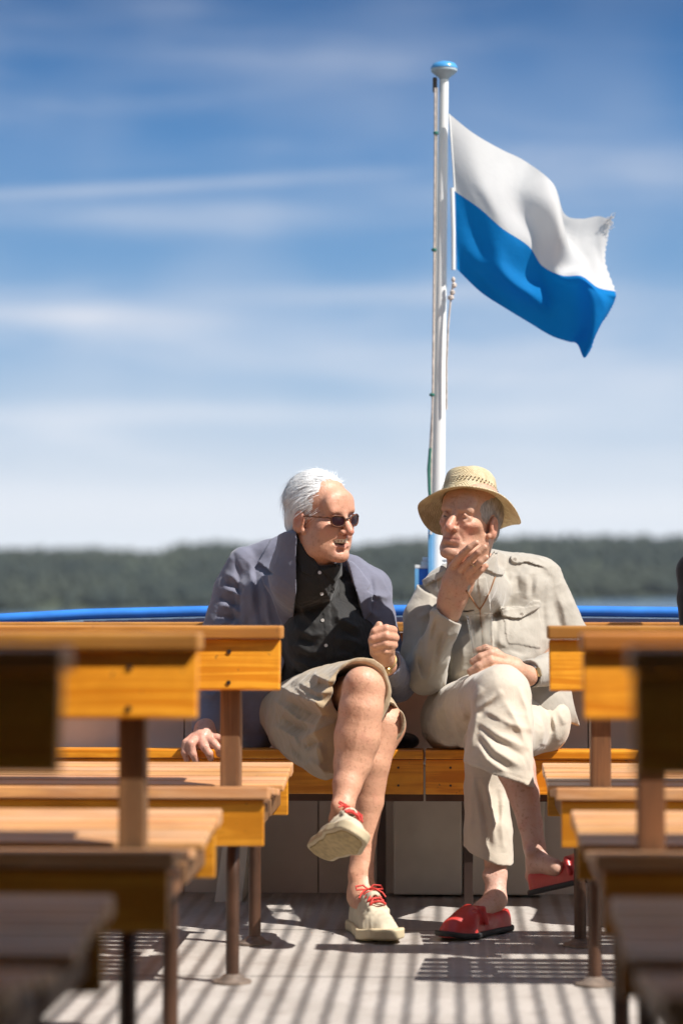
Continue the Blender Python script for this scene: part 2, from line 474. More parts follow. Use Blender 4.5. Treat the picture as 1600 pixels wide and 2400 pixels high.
# left under-bench diagonal duct board
m = MB(); a, b = P(455, 1990, 6.9), P(560, 2125, 6.9)
bmv = [P(535, 1900, 6.98), P(590, 1900, 6.98), P(565, 2128, 6.98), P(500, 2128, 6.98)]
vs = [m.bm.verts.new(v) for v in bmv] + [m.bm.verts.new(v + Vector((0, .18, 0))) for v in bmv]
for f in ((0, 1, 2, 3), (7, 6, 5, 4), (0, 4, 5, 1), (1, 5, 6, 2), (2, 6, 7, 3), (3, 7, 4, 0)): m.bm.faces.new([vs[i] for i in f])
tag(m.build('gusset_plate', GREYL), 'slanting grey plate under the left stern bench', 'plate')

# ------------------------------------------------------------------ canopy over the fore part of the deck (casts the shade on the nearest benches)
m = MB(); m.box((-3.2, -2.75, 2.31), (4.5, 3.50, 2.35), 0)
tag(m.build('deck_canopy', WHITE), 'white canopy roof over the forward benches', 'canopy')

dh = empty('light_blocker', (0, -2.6, 0), 'added unseen light-blocking wall, dark panes and side screens behind the viewer', 'light_blocker')  # added out of view to keep light off the nearest benches
m = MB(); m.box((-3.2, -2.75, 0), (3.2, -2.6, 2.3), .01); m.build('wall', plain('blocker_wall_dark', (.25, .22, .2), .5), dh)
for x in (-3.2, 3.12):
    m = MB(); m.box((x, -2.59, 0), (x + .08, 2.6, 2.3), .005); m.build('blocker_side', plain('blocker_side_dark', (.16, .15, .15), .8), dh)  # added opaque sides, closing off daylight from left and right
for k in range(5):
    m = MB(); m.box((-2.9 + k * 1.2, -2.6, 1.0), (-1.9 + k * 1.2, -2.585, 1.9), .01); m.build('blocker_pane', DARKSTEEL, dh)  # dark panes on the added wall
# ------------------------------------------------------------------ flagpole
DP = 7.58
pb_, pt_ = P(1021, 1480, DP), P(1040.5, 184, DP)
fp = empty('flagpole', pb_, 'white flagpole with a blue mushroom cap rising behind the straw hat', 'flagpole')
n = 10
m = MB(); m.tube([pb_.lerp(pt_, k / n) for k in range(n + 1)], [.0245 - .0105 * k / n for k in range(n + 1)], 24); m.build('pole', WHITE, fp, True)
cz = pt_
m = MB(); m.lathe(cz, [(.013, -.005), (.017, .004), (.033, .016), (.041, .024), (.0415, .031)], 28); m.build('truck', plain('cap_underside', (.42, .5, .55), .4), fp, True)
m = MB(); m.lathe(cz, [(.0425, .0312), (.0425, .036), (.036, .047), (.022, .053), (.006, .055)], 28); m.build('cap', plain('cap_blue', (.07, .32, .66), .3, coat=.4), fp, True)
m = MB()
q = P(1018, 200, DP)
m.box(q + Vector((-.006, -.012, -.02)), q + Vector((.008, .012, .025)), .003); m.build('pulley_block', DARKSTEEL, fp)
for side_ in (-1, 1):                     # clamp bolts at the foot
    for (dx, dy) in ((0.030, 1312), (0.034, 1322), (.040, 1332)):
        q = P(1021, dy, DP)
        m = MB(); m.tube([q + Vector((side_ * .02, -.01, 0)), q + Vector((side_ * (dx + .012), -.01, 0))], .008, 10); m.build('clamp_bolt', WHITE, fp, True)
fm = empty('flagpole_bracket', P(1000, 1480, DP), 'blue bracket plate and box holding the foot of the flagpole', 'bracket')
a, b = P(1003, 1232, DP), P(1013, 1500, DP)
m = MB(); m.box((a.x, DP - .05, b.z), (b.x, DP - .01, a.z), .002); m.build('plate', BLUEL, fm)
a, b = P(975, 1333, DP), P(1005, 1500, DP)
m = MB(); m.box((a.x, DP - .03, b.z), (b.x, DP + .06, a.z), .002); m.build('box', BLUE, fm)
m = MB(); m.box((a.x - .004, DP - .036, a.z), (b.x, DP + .066, a.z + .011), .002); m.build('lid', WHITE, fm)
m = MB(); m.box((a.x - .004, DP - .036, b.z), (a.x + .008, DP - .031, a.z - .001), .001); m.build('edge_strip', BLUEL, fm)
a = P(1011, 1238, DP - .06)
m = MB(); m.box(a + Vector((-.005, -.006, -.02)), a + Vector((.003, .006, .004)), .001, rot=Matrix.Rotation(R_(8), 3, 'Y')); m.build('tie', WHITE, fm)

ROPE = plain('rope', (.55, .47, .42), .8, 0, .25, 60, .3)
GREEN = plain('green_bead', (.03, .16, .12), .4)
hl = empty('halyard', P(1010, 1480, DP - .04), 'beige flag halyard with small green beads running down beside the flagpole', 'rope')
pts = [(1019, 205), (1019, 330), (1017, 600), (1014, 900), (1010, 1090), (1008, 1240)]
m = MB(); m.tube([P(x, y, DP - .03) for x, y in pts], .0033, 8); m.build('line', ROPE, hl, True)
pts = [(1024, 205), (1023, 400), (1021, 620), (1015, 920), (1007, 1050), (1008, 1180)]
m = MB(); m.tube([P(x, y, DP - .02) for x, y in pts], .0028, 8); m.build('line', plain('rope_grey', (.40, .38, .36), .8), hl, True)
m = MB(); m.tube([P(x, y, DP - .035) for x, y in [(1008, 1050), (1004, 1100), (1006, 1150), (1009, 1180)]], .005, 8); m.build('green_line', GREEN, hl, True)
for (x, y) in ((1021, 311), (1017, 585), (1012, 925)):
    m = MB(); m.lathe(P(x, y, DP - .028), [(.003, -.006), (.0085, -.003), (.0085, .003), (.003, .006)], 14); m.build('bead', GREEN, hl, True)
m = MB(); m.tube([P(x, y, DP - .03) for x, y in [(1062, 660), (1056, 700), (1050, 760), (1046, 850), (1046, 960)]], .003, 8); m.build('line', ROPE, hl, True)
kn = MB()
for (x, y, r) in ((1062, 655, .006), (1064, 668, .008), (1060, 685, .008), (1056, 697, .010)):
    kn.lathe(P(x, y, DP - .03), [(.002, -.009), (r, -.004), (r, .004), (.002, .009)], 10)
kn.build('knot', ROPE, hl, True)

# ------------------------------------------------------------------ flag
def crom(pts, t):
    n = len(pts) - 1
    f = min(max(t, 0), 1) * n; i = min(int(f), n - 1); s = f - i
    p = [np.array(pts[min(max(j, 0), n)], float) for j in (i - 1, i, i + 1, i + 2)]
    if i == 0: p[0] = 2 * p[1] - p[2]
    if i == n - 1: p[3] = 2 * p[2] - p[1]
    return .5 * ((2 * p[1]) + (-p[0] + p[2]) * s + (2 * p[0] - 5 * p[1] + 4 * p[2] - p[3]) * s * s + (-p[0] + 3 * p[1] - 3 * p[2] + p[3]) * s ** 3)
net = [  # rows from the top edge down; (px, py, depth in cm)
    [(1052, 266, 0), (1110, 312, 3), (1172, 348, 9), (1232, 378, 12), (1296, 430, 6), (1322, 500, 18), (1362, 512, 22), (1402, 506, 23), (1432, 516, 24)],
    [(1056, 318, 0), (1108, 366, 0), (1160, 408, 2), (1216, 440, 4), (1310, 490, -4), (1312, 540, 16), (1350, 566, 20), (1390, 560, 22), (1424, 556, 24)],
    [(1061, 380, 0), (1112, 425, -2), (1168, 470, -2), (1224, 512, 1), (1310, 556, -6), (1344, 604, 6), (1372, 620, 14), (1400, 618, 17), (1418, 612, 20)],
    [(1066, 446, 0), (1124, 486, -2), (1176, 532, -4), (1238, 574, -3), (1270, 620, 1), (1316, 644, -2), (1362, 646, -5), (1400, 672, -1), (1441, 681, 6)],
    [(1068, 505, 0), (1122, 560, -1), (1176, 604, -5), (1236, 646, -1), (1284, 664, 3), (1334, 672, -2), (1380, 676, -7), (1414, 698, -3), (1440, 704, 6)],
    [(1069, 565, 0), (1122, 616, -2), (1182, 656, -5), (1238, 690, -3), (1290, 716, 3), (1338, 722, 1), (1384, 718, -5), (1412, 736, -2), (1424, 736, 6)],
    [(1070, 600, 0), (1124, 650, 1), (1184, 694, 4), (1240, 728, 5), (1292, 756, 7), (1340, 768, 5), (1376, 772, -1), (1392, 790, -2), (1400, 772, 5)],
    [(1070, 630, 0), (1126, 684, 3), (1184, 722, 8), (1240, 756, 10), (1290, 786, 11), (1330, 800, 9), (1352, 806, 2), (1368, 838, 0), (1384, 820, 5)],
]
NU, NV = 150, 90
fv = []
for j in range(NV + 1):
    v = j / NV
    for i in range(NU + 1):
        u = i / NU
        colm = [crom(r, u) for r in net]
        p = crom(colm, v)
        u2 = u * 12; 
        ax, ay = p[0], p[1]
        if i == NU: ax += 2.0 * math.sin(j * 2.3)
        d = DP - .03 + p[2] / 100 + .005 * math.sin(u * 17 + v * 5) * u + .0022 * math.sin(u * 38 - v * 13 + 2 * math.sin(v * 7)) * (.3 + u)
        fv.append(P(ax, ay, d))
ff = []; mi = []
for j in range(NV):
    for i in range(NU):
        a = j * (NU + 1) + i
        ff.append((a, a + 1, a + NU + 2, a + NU + 1)); mi.append(0 if j < NV * 3 / 7 else 1)
me = bpy.data.meshes.new('flag'); me.from_pydata([tuple(v) for v in fv], [], ff)
def cloth_flag(c):
    def f(t, b):
        n = noise(t, 9, 4, .6)
        t.l.new(t.mix(t.maprange(n.outputs[0], .3, .7), col(tuple(x * .93 for x in c)), col(c)), b.inputs['Base Color'])
        b.inputs['Roughness'].default_value = .75
        b.inputs['Specular IOR Level'].default_value = .15
        n9 = noise(t, 30, 3, .6, dist=1.0); bump(t, b, n9.outputs[0], .35, .004)
        tr = t.node('ShaderNodeBsdfTranslucent', inp={0: col(c)})
        mx = t.node('ShaderNodeMixShader', inp={0: .45, 1: b.outputs[0], 2: tr.outputs[0]})
        t.l.new(mx.outputs[0], t.n['Material Output'].inputs[0])
    return f
flag = link_mesh('flag', me, mat('flag_white', cloth_flag((.74, .72, .71))), smooth=True)
me.materials.append(mat('flag_blue', cloth_flag((.004, .235, .62))))
me.polygons.foreach_set('material_index', mi)
flag['label'] = 'white over blue flag streaming from the flagpole, its fly end curling and frayed'; flag['category'] = 'flag'
m = MB(); m.tube([P(1052, 266, DP - .03), P(1061, 380, DP - .03), P(1065, 448, DP - .03)], .003, 8)
m.tube([P(1059, 440, DP - .03), P(1062, 540, DP - .03), P(1062, 632, DP - .03)], .0065, 10)
hs = m.build('hoist_sleeve', WHITE, None, True); hs.parent = flag
# frayed threads at the torn top corner
m = MB()
rr_ = random.Random(5)
for k in range(26):
    x = rr_.uniform(1418, 1436); y0 = 512 + rr_.uniform(-6, 34) * ((x - 1410) / 26)
    p0 = P(x, y0, DP + .19); d = Vector((rr_.uniform(-.012, .016), rr_.uniform(-.01, .01), rr_.uniform(-.006, .022)))
    m.tube([p0, p0 + d * .5 + Vector((rr_.uniform(-.004, .004), 0, rr_.uniform(-.004, .004))), p0 + d], [.0013, .001, .0006], 5)
fr = m.build('frayed_threads', MATS['flag_white'], None, True); fr.parent = flag

# ------------------------------------------------------------------ implicit surfaces: smooth unions of tapered limbs turned into one mesh
RT = RN.T.copy()
def Wn(px, py, D):
    d = RN @ np.array([(px - 800) / FPX, -(py - 1200) / FPX, -1.0])
    return CN + d * (D / d[1])
class Ctx:
    """sample points with, when asked for, their place in the photograph's projection (for seams and folds read off it)"""
    def __init__(s, p): s.p = p; s._uv = None; s.loc = {}
    @property
    def uv(s):
        if s._uv is None:
            q = (s.p - CN) @ RN
            s._uv = (800 - FPX * q[:, 0] / q[:, 2], 1200 + FPX * q[:, 1] / q[:, 2], s.p[:, 1])
        return s._uv
    def local(s, fr):
        if fr is None: return s.p
        k = id(fr)
        if k not in s.loc: s.loc[k] = (s.p - fr[1]) @ fr[0] / (fr[2] if len(fr) > 2 else 1)
        return s.loc[k]
def frame(c, yaw=0, pitch=0, roll=0, sc=1.0):
    """frame of a figure facing the camera: local x = its right, y = forward, z = up"""
    m = Matrix.Rotation(R_(yaw + 180), 3, 'Z') @ Matrix.Rotation(R_(pitch), 3, 'X') @ Matrix.Rotation(R_(roll), 3, 'Y')
    return (np.array(m), np.array(c, float), sc)
def frame_dir(o, y, z):
    y = np.array(y, float); y /= np.linalg.norm(y); z = np.array(z, float); x = np.cross(y, z); x /= np.linalg.norm(x); z = np.cross(x, y)
    return (np.stack([x, y, z], 1), np.array(o, float))

class Op:
    def __init__(s, f, mode='u', k=.01, **kw): s.f = f; s.mode = mode; s.k = k; s.__dict__.update(kw)
def cap(a, b, ra, rb, mode='u', k=.01, fr=None, sc=None):
    a = np.array(a, float); b = np.array(b, float); ab = b - a; L = max(ab @ ab, 1e-12)
    def f(c):
        p = c.local(fr)
        t = np.clip(((p - a) @ ab) / L, 0, 1)
        dv = p - a - t[:, None] * ab
        if sc is not None: dv = dv * np.array(sc)
        return np.sqrt((dv * dv).sum(1)) - (ra + (rb - ra) * t)
    return Op(f, mode, k)
def ell(c0, r, mode='u', k=.01, fr=None, rot=None):
    c0 = np.array(c0, float); r = np.array(r, float)
    M = np.array(Matrix.Rotation(R_(rot[1]), 3, rot[0])) if rot else None
    def f(c):
        p = c.local(fr) - c0
        if M is not None: p = p @ M
        k0 = np.sqrt(((p / r) ** 2).sum(1)); k1 = np.sqrt(((p / (r * r)) ** 2).sum(1))
        return k0 * (k0 - 1) / np.maximum(k1, 1e-9)
    return Op(f, mode, k)
def rbox(c0, h, rad=.004, mode='u', k=.004, fr=None, rot=None):
    c0 = np.array(c0, float); h = np.array(h, float) - rad
    M = np.array(Matrix.Rotation(R_(rot[1]), 3, rot[0])) if rot else None
    def f(c):
        p = c.local(fr) - c0
        if M is not None: p = p @ M
        q = np.abs(p) - h
        return np.sqrt((np.maximum(q, 0) ** 2).sum(1)) + np.minimum(q.max(1), 0) - rad
    return Op(f, mode, k)
# photo-read limbs: every point is (px, py, distance, radius px)
def lm(a, b, mode='u', k=.012, sc=None):
    return cap(Wn(*a[:3]), Wn(*b[:3]), a[3] * a[2] / FPX, b[3] * b[2] / FPX, mode, k, sc=sc)
def ch(pts, mode='u', k=.012, sc=None):
    return [lm(pts[i], pts[i + 1], mode, k if i == 0 else min(k, .009), sc) for i in range(len(pts) - 1)]
def el(c0, r, mode='u', k=.012, rot=None):
    s = c0[2] / FPX
    return ell(Wn(*c0), (r[0] * s, r[1] * s, r[2] * s), mode, k, None, ('Y', rot) if rot else None)
def poly(pts, D0, D1, mode='p', off=.006, k=.002, rnd=0.0):
    P2 = np.array(pts, float); n = len(P2)
    def f(c):
        u, v, D = c.uv
        d2 = np.full(len(u), 1e18); s = np.ones(len(u))
        for i in range(n):
            j = (i - 1) % n
            e = P2[j] - P2[i]; wx = u - P2[i, 0]; wy = v - P2[i, 1]
            t = np.clip((wx * e[0] + wy * e[1]) / (e @ e + 1e-9), 0, 1)
            bx = wx - e[0] * t; by = wy - e[1] * t
            d2 = np.minimum(d2, bx * bx + by * by)
            c1 = v >= P2[i, 1]; c2 = v < P2[j, 1]; c3 = e[0] * wy > e[1] * wx
            fl = (c1 & c2 & c3) | (~c1 & ~c2 & ~c3)
            s = np.where(fl, -s, s)
        e2 = s * np.sqrt(d2) * 6.6 / FPX - rnd
        return np.maximum(e2, np.maximum(D0 - D, D - D1))
    return Op(f, mode, k, off=off)
def fold(pts, w, amp, D0=0, D1=99):
    """ridge (amp > 0) or furrow (amp < 0) along a line, w px wide, amp in mm, dying out towards its ends"""
    P2 = np.array(pts, float)
    seg = np.hypot(*(P2[1:] - P2[:-1]).T); cum = np.concatenate([[0], np.cumsum(seg)]); tot = cum[-1]
    wm = w * 6.6 / FPX
    def f(c):
        u, v, D = c.uv
        d2 = np.full(len(u), 1e18); T_ = np.zeros(len(u))
        for i in range(len(P2) - 1):
            e = P2[i + 1] - P2[i]; wx = u - P2[i, 0]; wy = v - P2[i, 1]
            t = np.clip((wx * e[0] + wy * e[1]) / (e @ e + 1e-9), 0, 1)
            bx = wx - e[0] * t; by = wy - e[1] * t
            q = bx * bx + by * by
            T_ = np.where(q < d2, (cum[i] + t * seg[i]) / tot, T_); d2 = np.minimum(d2, q)
        g = np.clip(4 * T_ * (1 - T_), .02, 1) ** .7 if tot > 3 * w else 1.0
        e = wm * (np.maximum((np.sqrt(d2) * 6.6 / FPX / wm) ** 1.6 - np.log(g), 0)) ** (1 / 1.6)
        return e + np.maximum(np.maximum(D0 - D, D - D1), 0) * .8
    return Op(f, 'g', 0, w=wm, amp=amp / 1000)
def folds(lst, w, amp, D0=0, D1=99): return [fold(p, w, amp, D0, D1) for p in lst]
def plane(p0, n, mode='i', k=.002):
    p0 = np.array(p0, float); n = np.array(n, float); n /= np.linalg.norm(n)
    return Op(lambda c: (c.p - p0) @ n, mode, k)
def rumple(amp, freq, seed=0, aniso=(1, 1, 1), ridged=True):
    r = np.random.default_rng(seed)
    vs = r.normal(size=(5, 3)); vs /= np.linalg.norm(vs, axis=1)[:, None]; ph = r.uniform(0, 6.28, (5, 2))
    an = np.array(aniso)
    def f(c):
        p = c.p * an * freq
        w_ = np.zeros(len(p))
        wx = np.sin(p @ vs[4] * .6 + 1.3) * 1.6
        for i in range(4):
            a = np.sin(p @ vs[i] * (1 + .45 * i) + ph[i, 0] + wx + .9 * np.sin(p @ vs[(i + 1) % 4] * .7 + ph[i, 1]))
            w_ += (1 - 2 * np.abs(a)) / (1 + .6 * i) if ridged else a / (1 + .6 * i)
        return w_ * .45
    return Op(f, 'd', 0, amp=amp / 1000)
def group(ops, mode='u', k=.01): return Op(None, mode, k, ops=ops)

def smin(a, b, k):
    if k <= 0: return np.minimum(a, b)
    h = np.maximum(k - np.abs(a - b), 0) / k
    return np.minimum(a, b) - h * h * k * .25
def combine(d, e, o):
    m = o.mode
    if m == 'u': return smin(d, e, o.k)
    if m == 's': return -smin(-d, e, o.k)
    if m == 'i': return -smin(-d, -e, o.k)
    if m == 'p': return smin(d, np.maximum(e, d - o.off), o.k)
    if m == 'g': return d - o.amp * np.exp(-(e / o.w) ** 1.6)
    if m == 'd': return d - o.amp * e
def sdf(ops, c, b=None, R=0):
    d = np.full(len(c.p), 1.0)
    for o in ops:
        if b is not None and o.mode not in 'id':
            lim = R * 1.1 + o.k + (3 * o.w if o.mode == 'g' else 0) + (o.off if o.mode == 'p' else 0)
            if o.ec[b] > lim: continue
        e = sdf(o.ops, c, b, R) if o.f is None else o.f(c)
        d = combine(d, e, o)
    return d
def prep(ops, c):
    d = np.full(len(c.p), 1.0)
    for o in ops:
        e = prep(o.ops, c) if o.f is None else o.f(c)
        o.ec = e
        d = combine(d, e, o)
    return d
def isomesh(name, ops, lo, hi, h=.003, N=22):
    lo = np.array(lo, float); hi = np.array(hi, float)
    nb = np.ceil((hi - lo) / (h * N)).astype(int)
    gi = np.stack(np.meshgrid(*[np.arange(k) for k in nb], indexing='ij'), -1).reshape(-1, 3)
    bc = lo + (gi + .5) * N * h
    Rb = (N / 2 + 1.5) * h * math.sqrt(3)
    d = prep(ops, Ctx(bc))
    act = np.nonzero(np.abs(d) < Rb * 1.25 + .012)[0]
    dims = nb * N + 4
    loc = np.arange(-1, N + 1)
    L3 = np.stack(np.meshgrid(loc, loc, loc, indexing='ij'), -1).reshape(-1, 3)
    M = N + 2
    K, VV, Q = [], [], []
    for b in act:
        base = gi[b] * N
        idx = base + L3
        F = sdf(ops, Ctx(lo + idx * h), b, Rb).reshape(M, M, M)
        s = F < 0
        if s.all() or not s.any(): continue
        C = M - 1
        corner = [(i, j, k) for i in (0, 1) for j in (0, 1) for k in (0, 1)]
        cnt = sum(s[i:i + C, j:j + C, k:k + C].astype(np.int8) for i, j, k in corner)
        cells = np.argwhere((cnt > 0) & (cnt < 8))
        if len(cells) == 0: continue
        acc = np.zeros((len(cells), 3)); num = np.zeros(len(cells))
        cv = {q: F[cells[:, 0] + q[0], cells[:, 1] + q[1], cells[:, 2] + q[2]] for q in corner}
        for q in corner:
            for ax in range(3):
                if q[ax]: continue
                q2 = list(q); q2[ax] = 1; q2 = tuple(q2)
                a, bb = cv[q], cv[q2]
                m = (a < 0) != (bb < 0)
                t = np.where(m, a / np.where(m, a - bb, 1), 0)
                pos = np.array(q, float)[None, :].repeat(len(cells), 0); pos[:, ax] += t
                acc += pos * m[:, None]; num += m
        g = cells + base - 1
        VV.append(lo + (g + acc / num[:, None]) * h)
        kk = ((g[:, 0] + 1) * dims[1] + g[:, 1] + 1) * dims[2] + g[:, 2] + 1
        K.append(kk)
        for ax in range(3):
            o1, o2 = [(1, 2), (2, 0), (0, 1)][ax]
            s0 = s[1:-1, 1:-1, 1:-1]
            sl = [slice(1, -1)] * 3; sl[ax] = slice(2, None)
            s1 = s[tuple(sl)]
            e = np.argwhere(s0 != s1)
            if len(e) == 0: continue
            flip = s0[e[:, 0], e[:, 1], e[:, 2]]
            gg = e + base
            def key(d1, d2):
                t = gg.copy(); t[:, o1] -= d1; t[:, o2] -= d2
                return ((t[:, 0] + 1) * dims[1] + t[:, 1] + 1) * dims[2] + t[:, 2] + 1
            qd = np.stack([key(1, 1), key(0, 1), key(0, 0), key(1, 0)], 1)
            qd = np.where(flip[:, None], qd, qd[:, ::-1])
            Q.append(qd)
    K = np.concatenate(K); VV = np.concatenate(VV); Q = np.concatenate(Q)
    uk, first = np.unique(K, return_index=True)
    VV = VV[first]
    qi = np.searchsorted(uk, Q); qi = np.clip(qi, 0, len(uk) - 1)
    ok = (uk[qi] == Q).all(1); qi = qi[ok]
    me = bpy.data.meshes.new(name)
    me.vertices.add(len(VV)); me.vertices.foreach_set('co', VV.astype(np.float32).ravel())
    me.loops.add(len(qi) * 4); me.loops.foreach_set('vertex_index', qi.astype(np.int32).ravel())
    me.polygons.add(len(qi)); me.polygons.foreach_set('loop_start', np.arange(0, len(qi) * 4, 4, dtype=np.int32))
    me.polygons.foreach_set('use_smooth', np.ones(len(qi), bool))
    me.update(calc_edges=True)
    return me, VV
def paint(me, rgb):
    a = me.color_attributes.new('tint', 'FLOAT_COLOR', 'POINT')
    c = np.ones((len(rgb), 4), np.float32); c[:, :3] = rgb
    a.data.foreach_set('color', c.ravel())
def put(name, me, m, parent):
    me.materials.append(m)
    o = bpy.data.objects.new(name, me); COL.objects.link(o)
    if parent is not None:
        o.parent = parent; me.transform(Matrix.Translation(-root_loc(parent)))
    return o
def bounds(pts, D0, D1, pad=.01):
    ws = np.array([Wn(x, y, D) for x, y in pts for D in (D0, D1)])
    return ws.min(0) - pad, ws.max(0) + pad

# skin, hair and cloth
def skin(t, b):
    a = t.node('ShaderNodeAttribute', attribute_name='tint')
    nb = noise(t, 17, 3, .6)
    n = noise(t, 38, 4, .6); n2 = noise(t, 130, 3, .6)
    c = t.mix(t.maprange(n.outputs[0], .42, .70, 0, .35), a.outputs[0], col((.56, .22, .15)), 'MIX')
    c = t.mix(t.maprange(n2.outputs[0], .54, .68, 0, .5), c, col((.36, .16, .09)))
    c = t.mix(t.maprange(nb.outputs[0], .40, .66, 0, .30), c, col((.70, .40, .26)))
    t.l.new(c, b.inputs['Base Color'])
    t.l.new(t.maprange(n.outputs[0], .35, .65, .34, .56, False), b.inputs['Roughness'])
    b.inputs['Specular IOR Level'].default_value = .5
    b.inputs['Subsurface Weight'].default_value = .08
    b.inputs['Subsurface Radius'].default_value = (.012, .005, .003)
    b.inputs['Subsurface Scale'].default_value = .6
    n3 = noise(t, 75, 5, .65, dist=1.5)
    p = bump(t, b, n3.outputs[0], .6, .0024)
    bump(t, b, n2.outputs[0], .25, .0012, p)
SKIN = mat('skin', skin)
def cloth(name, c, rough=.85, weave=900, var=.10, sheen=.3, bmp=.35, fold=.0):
    def f(t, b):
        n = noise(t, 14, 5, .6); n2 = noise(t, weave, 2, .5); n3 = noise(t, 26, 3, .55, dist=1.2)
        cc = t.mix(t.maprange(n.outputs[0], .3, .7), col(tuple(x * (1 - var) for x in c)), col(tuple(min(1, x * (1 + var)) for x in c)))
        t.l.new(cc, b.inputs['Base Color']); b.inputs['Roughness'].default_value = rough
        b.inputs['Sheen Weight'].default_value = sheen; b.inputs['Sheen Roughness'].default_value = .5
        b.inputs['Specular IOR Level'].default_value = .25
        p = bump(t, b, n2.outputs[0], bmp, .0005)
        bump(t, b, n3.outputs[0], .45, .004, p)
    return mat(name, f)

def head_ops(fr, s=1.0, eyes=True, grim=False, thin=False):
    C = lambda a, b, ra, rb, m='u', k=.012: cap(a, b, ra, rb, m, k, fr)
    E = lambda c0, r, m='u', k=.015, rot=None: ell(c0, r, m, k, fr, rot)
    o = [E((0, -.018, .048), (.0765, .097, .084), k=.02), E((0, .022, -.028), (.0625, .068, .086), k=.02),
         E((0, -.04, -.02), (.062, .060, .07), k=.02)]
    for q in (1, -1):
        o += [C((q * .050, .000, -.052), (q * .020, .070, -.098), .020, .016, k=.025),
              E((q * .041, .058, -.018), (.020, .018, .016), k=.03),
              E((q * .043, .042, -.052), (.019, .024, .028), k=.03)]
    o += [E((0, .082, -.100), (.020, .015, .015), k=.02), E((0, .0645, -.062), (.034, .026, .032), k=.02),
          C((-.036, .078, .026), (.036, .078, .026), .0115, .0115, k=.016), E((0, .070, .050), (.055, .022, .035), k=.02)]
    for q in (1, -1):
        o.append(E((q * .032, .101, .004), (.0185, .020, .0145), 's', .012))
        if eyes:
            o.append(E((q * .0315, .0745, .003), (.0125, .0125, .0125), 'u', .001))
            o.append(C((q * .045, .076, .006), (q * .0315, .0885, .0115), .0036, .0042, k=.004))       # upper lid
            o.append(C((q * .0315, .0885, .0115), (q * .0185, .080, .005), .0042, .0034, k=.004))
            o.append(C((q * .045, .076, .001), (q * .0315, .0865, -.0065), .003, .0032, k=.005))      # lower lid
            o.append(C((q * .0315, .0865, -.0065), (q * .0190, .080, -.001), .0032, .003, k=.005))
            o.append(E((q * .033, .079, -.016), (.014, .006, .006), 'u', .008))                        # bag
    o += [C((0, .086, .020), (0, .107, -.018), .0080, .0100, k=.012), C((0, .104, -.014), (0, .114, -.028), .0100, .0118, k=.008)]
    for q in (1, -1):
        o += [E((q * .0135, .0985, -.031), (.0080, .0115, .0080), k=.006), E((q * .0078, .106, -.0415), (.0038, .0055, .005), 's', .004)]
        o += [C((q * .021, .0945, -.034), (q * .035, .080, -.062), .0018, .0018, 's', .007)]           # fold beside the mouth
    if grim:
        for q in (1, -1): o.append(E((q * .042, .022, -.078), (.026, .040, .030), k=.02))
        o += [E((0, .089, -.060), (.035, .020, .0118), 's', .005)]
        o += [C((-.025, .073, -.054), (0, .0865, -.0560), .0066, .0076, k=.001), C((0, .0865, -.0560), (.025, .073, -.054), .0076, .0066, k=.001)]
        o += [C((-.031, .074, -.0475), (0, .094, -.0440), .0034, .0045, k=.006), C((0, .094, -.0440), (.031, .074, -.0475), .0045, .0034, k=.006)]
        o += [C((-.026, .077, -.067), (0, .090, -.0760), .0042, .0066, k=.007), C((0, .090, -.0760), (.026, .077, -.067), .0060, .0042, k=.007)]
    else:
        o += [C((-.025, .078, -.058), (0, .0905, -.055), .003, .0036, k=.008), C((0, .0905, -.055), (.025, .078, -.058), .0036, .003, k=.008)]
        o += [C((-.022, .079, -.064), (0, .0890, -.066), .003, .0042, k=.008), C((0, .0890, -.066), (.022, .079, -.064), .0042, .003, k=.008)]
        o += [C((-.026, .088, -.0605), (0, .0985, -.0595), .0018, .0020, 's', .003), C((0, .0985, -.0595), (.026, .088, -.0605), .0022, .0022, 's', .003)]
    if thin:
        for q in (1, -1): o.append(E((q * .066, .056, -.050), (.022, .034, .026), 's', .03))
        o += [C((0, .108, -.020), (0, .1135, -.035), .0078, .0090, k=.008), C((-.044, .078, .024), (-.012, .092, .026), .0055, .0050, k=.006), C((.044, .078, .024), (.012, .092, .026), .0055, .0050, k=.006)]
    o += [C((-.018, .088, -.081), (.018, .088, -.081), .004, .004, 's', .010)]
    # forehead lines
    for z in (() if grim else (.050, .062)):
        o.append(C((-.030, .0945 - (z - .05) * .45, z), (.030, .0945 - (z - .05) * .45, z), .0007, .0007, 's', .003))
    for q in (1, -1):
        o += [E((q * .0785, -.010, -.006), (.0100, .0205, .034), k=.005, rot=('X', -12)), E((q * .0895, -.004, -.002), (.0070, .0105, .019), 's', .005),
              E((q * .0745, .004, -.032), (.007, .008, .009), k=.006)]
    o += [C((0, -.030, -.050), (0, -.055, -.165), .056, .060, k=.03), C((0, .015, -.085), (0, -.02, -.15), .035, .045, k=.025)]
    return o
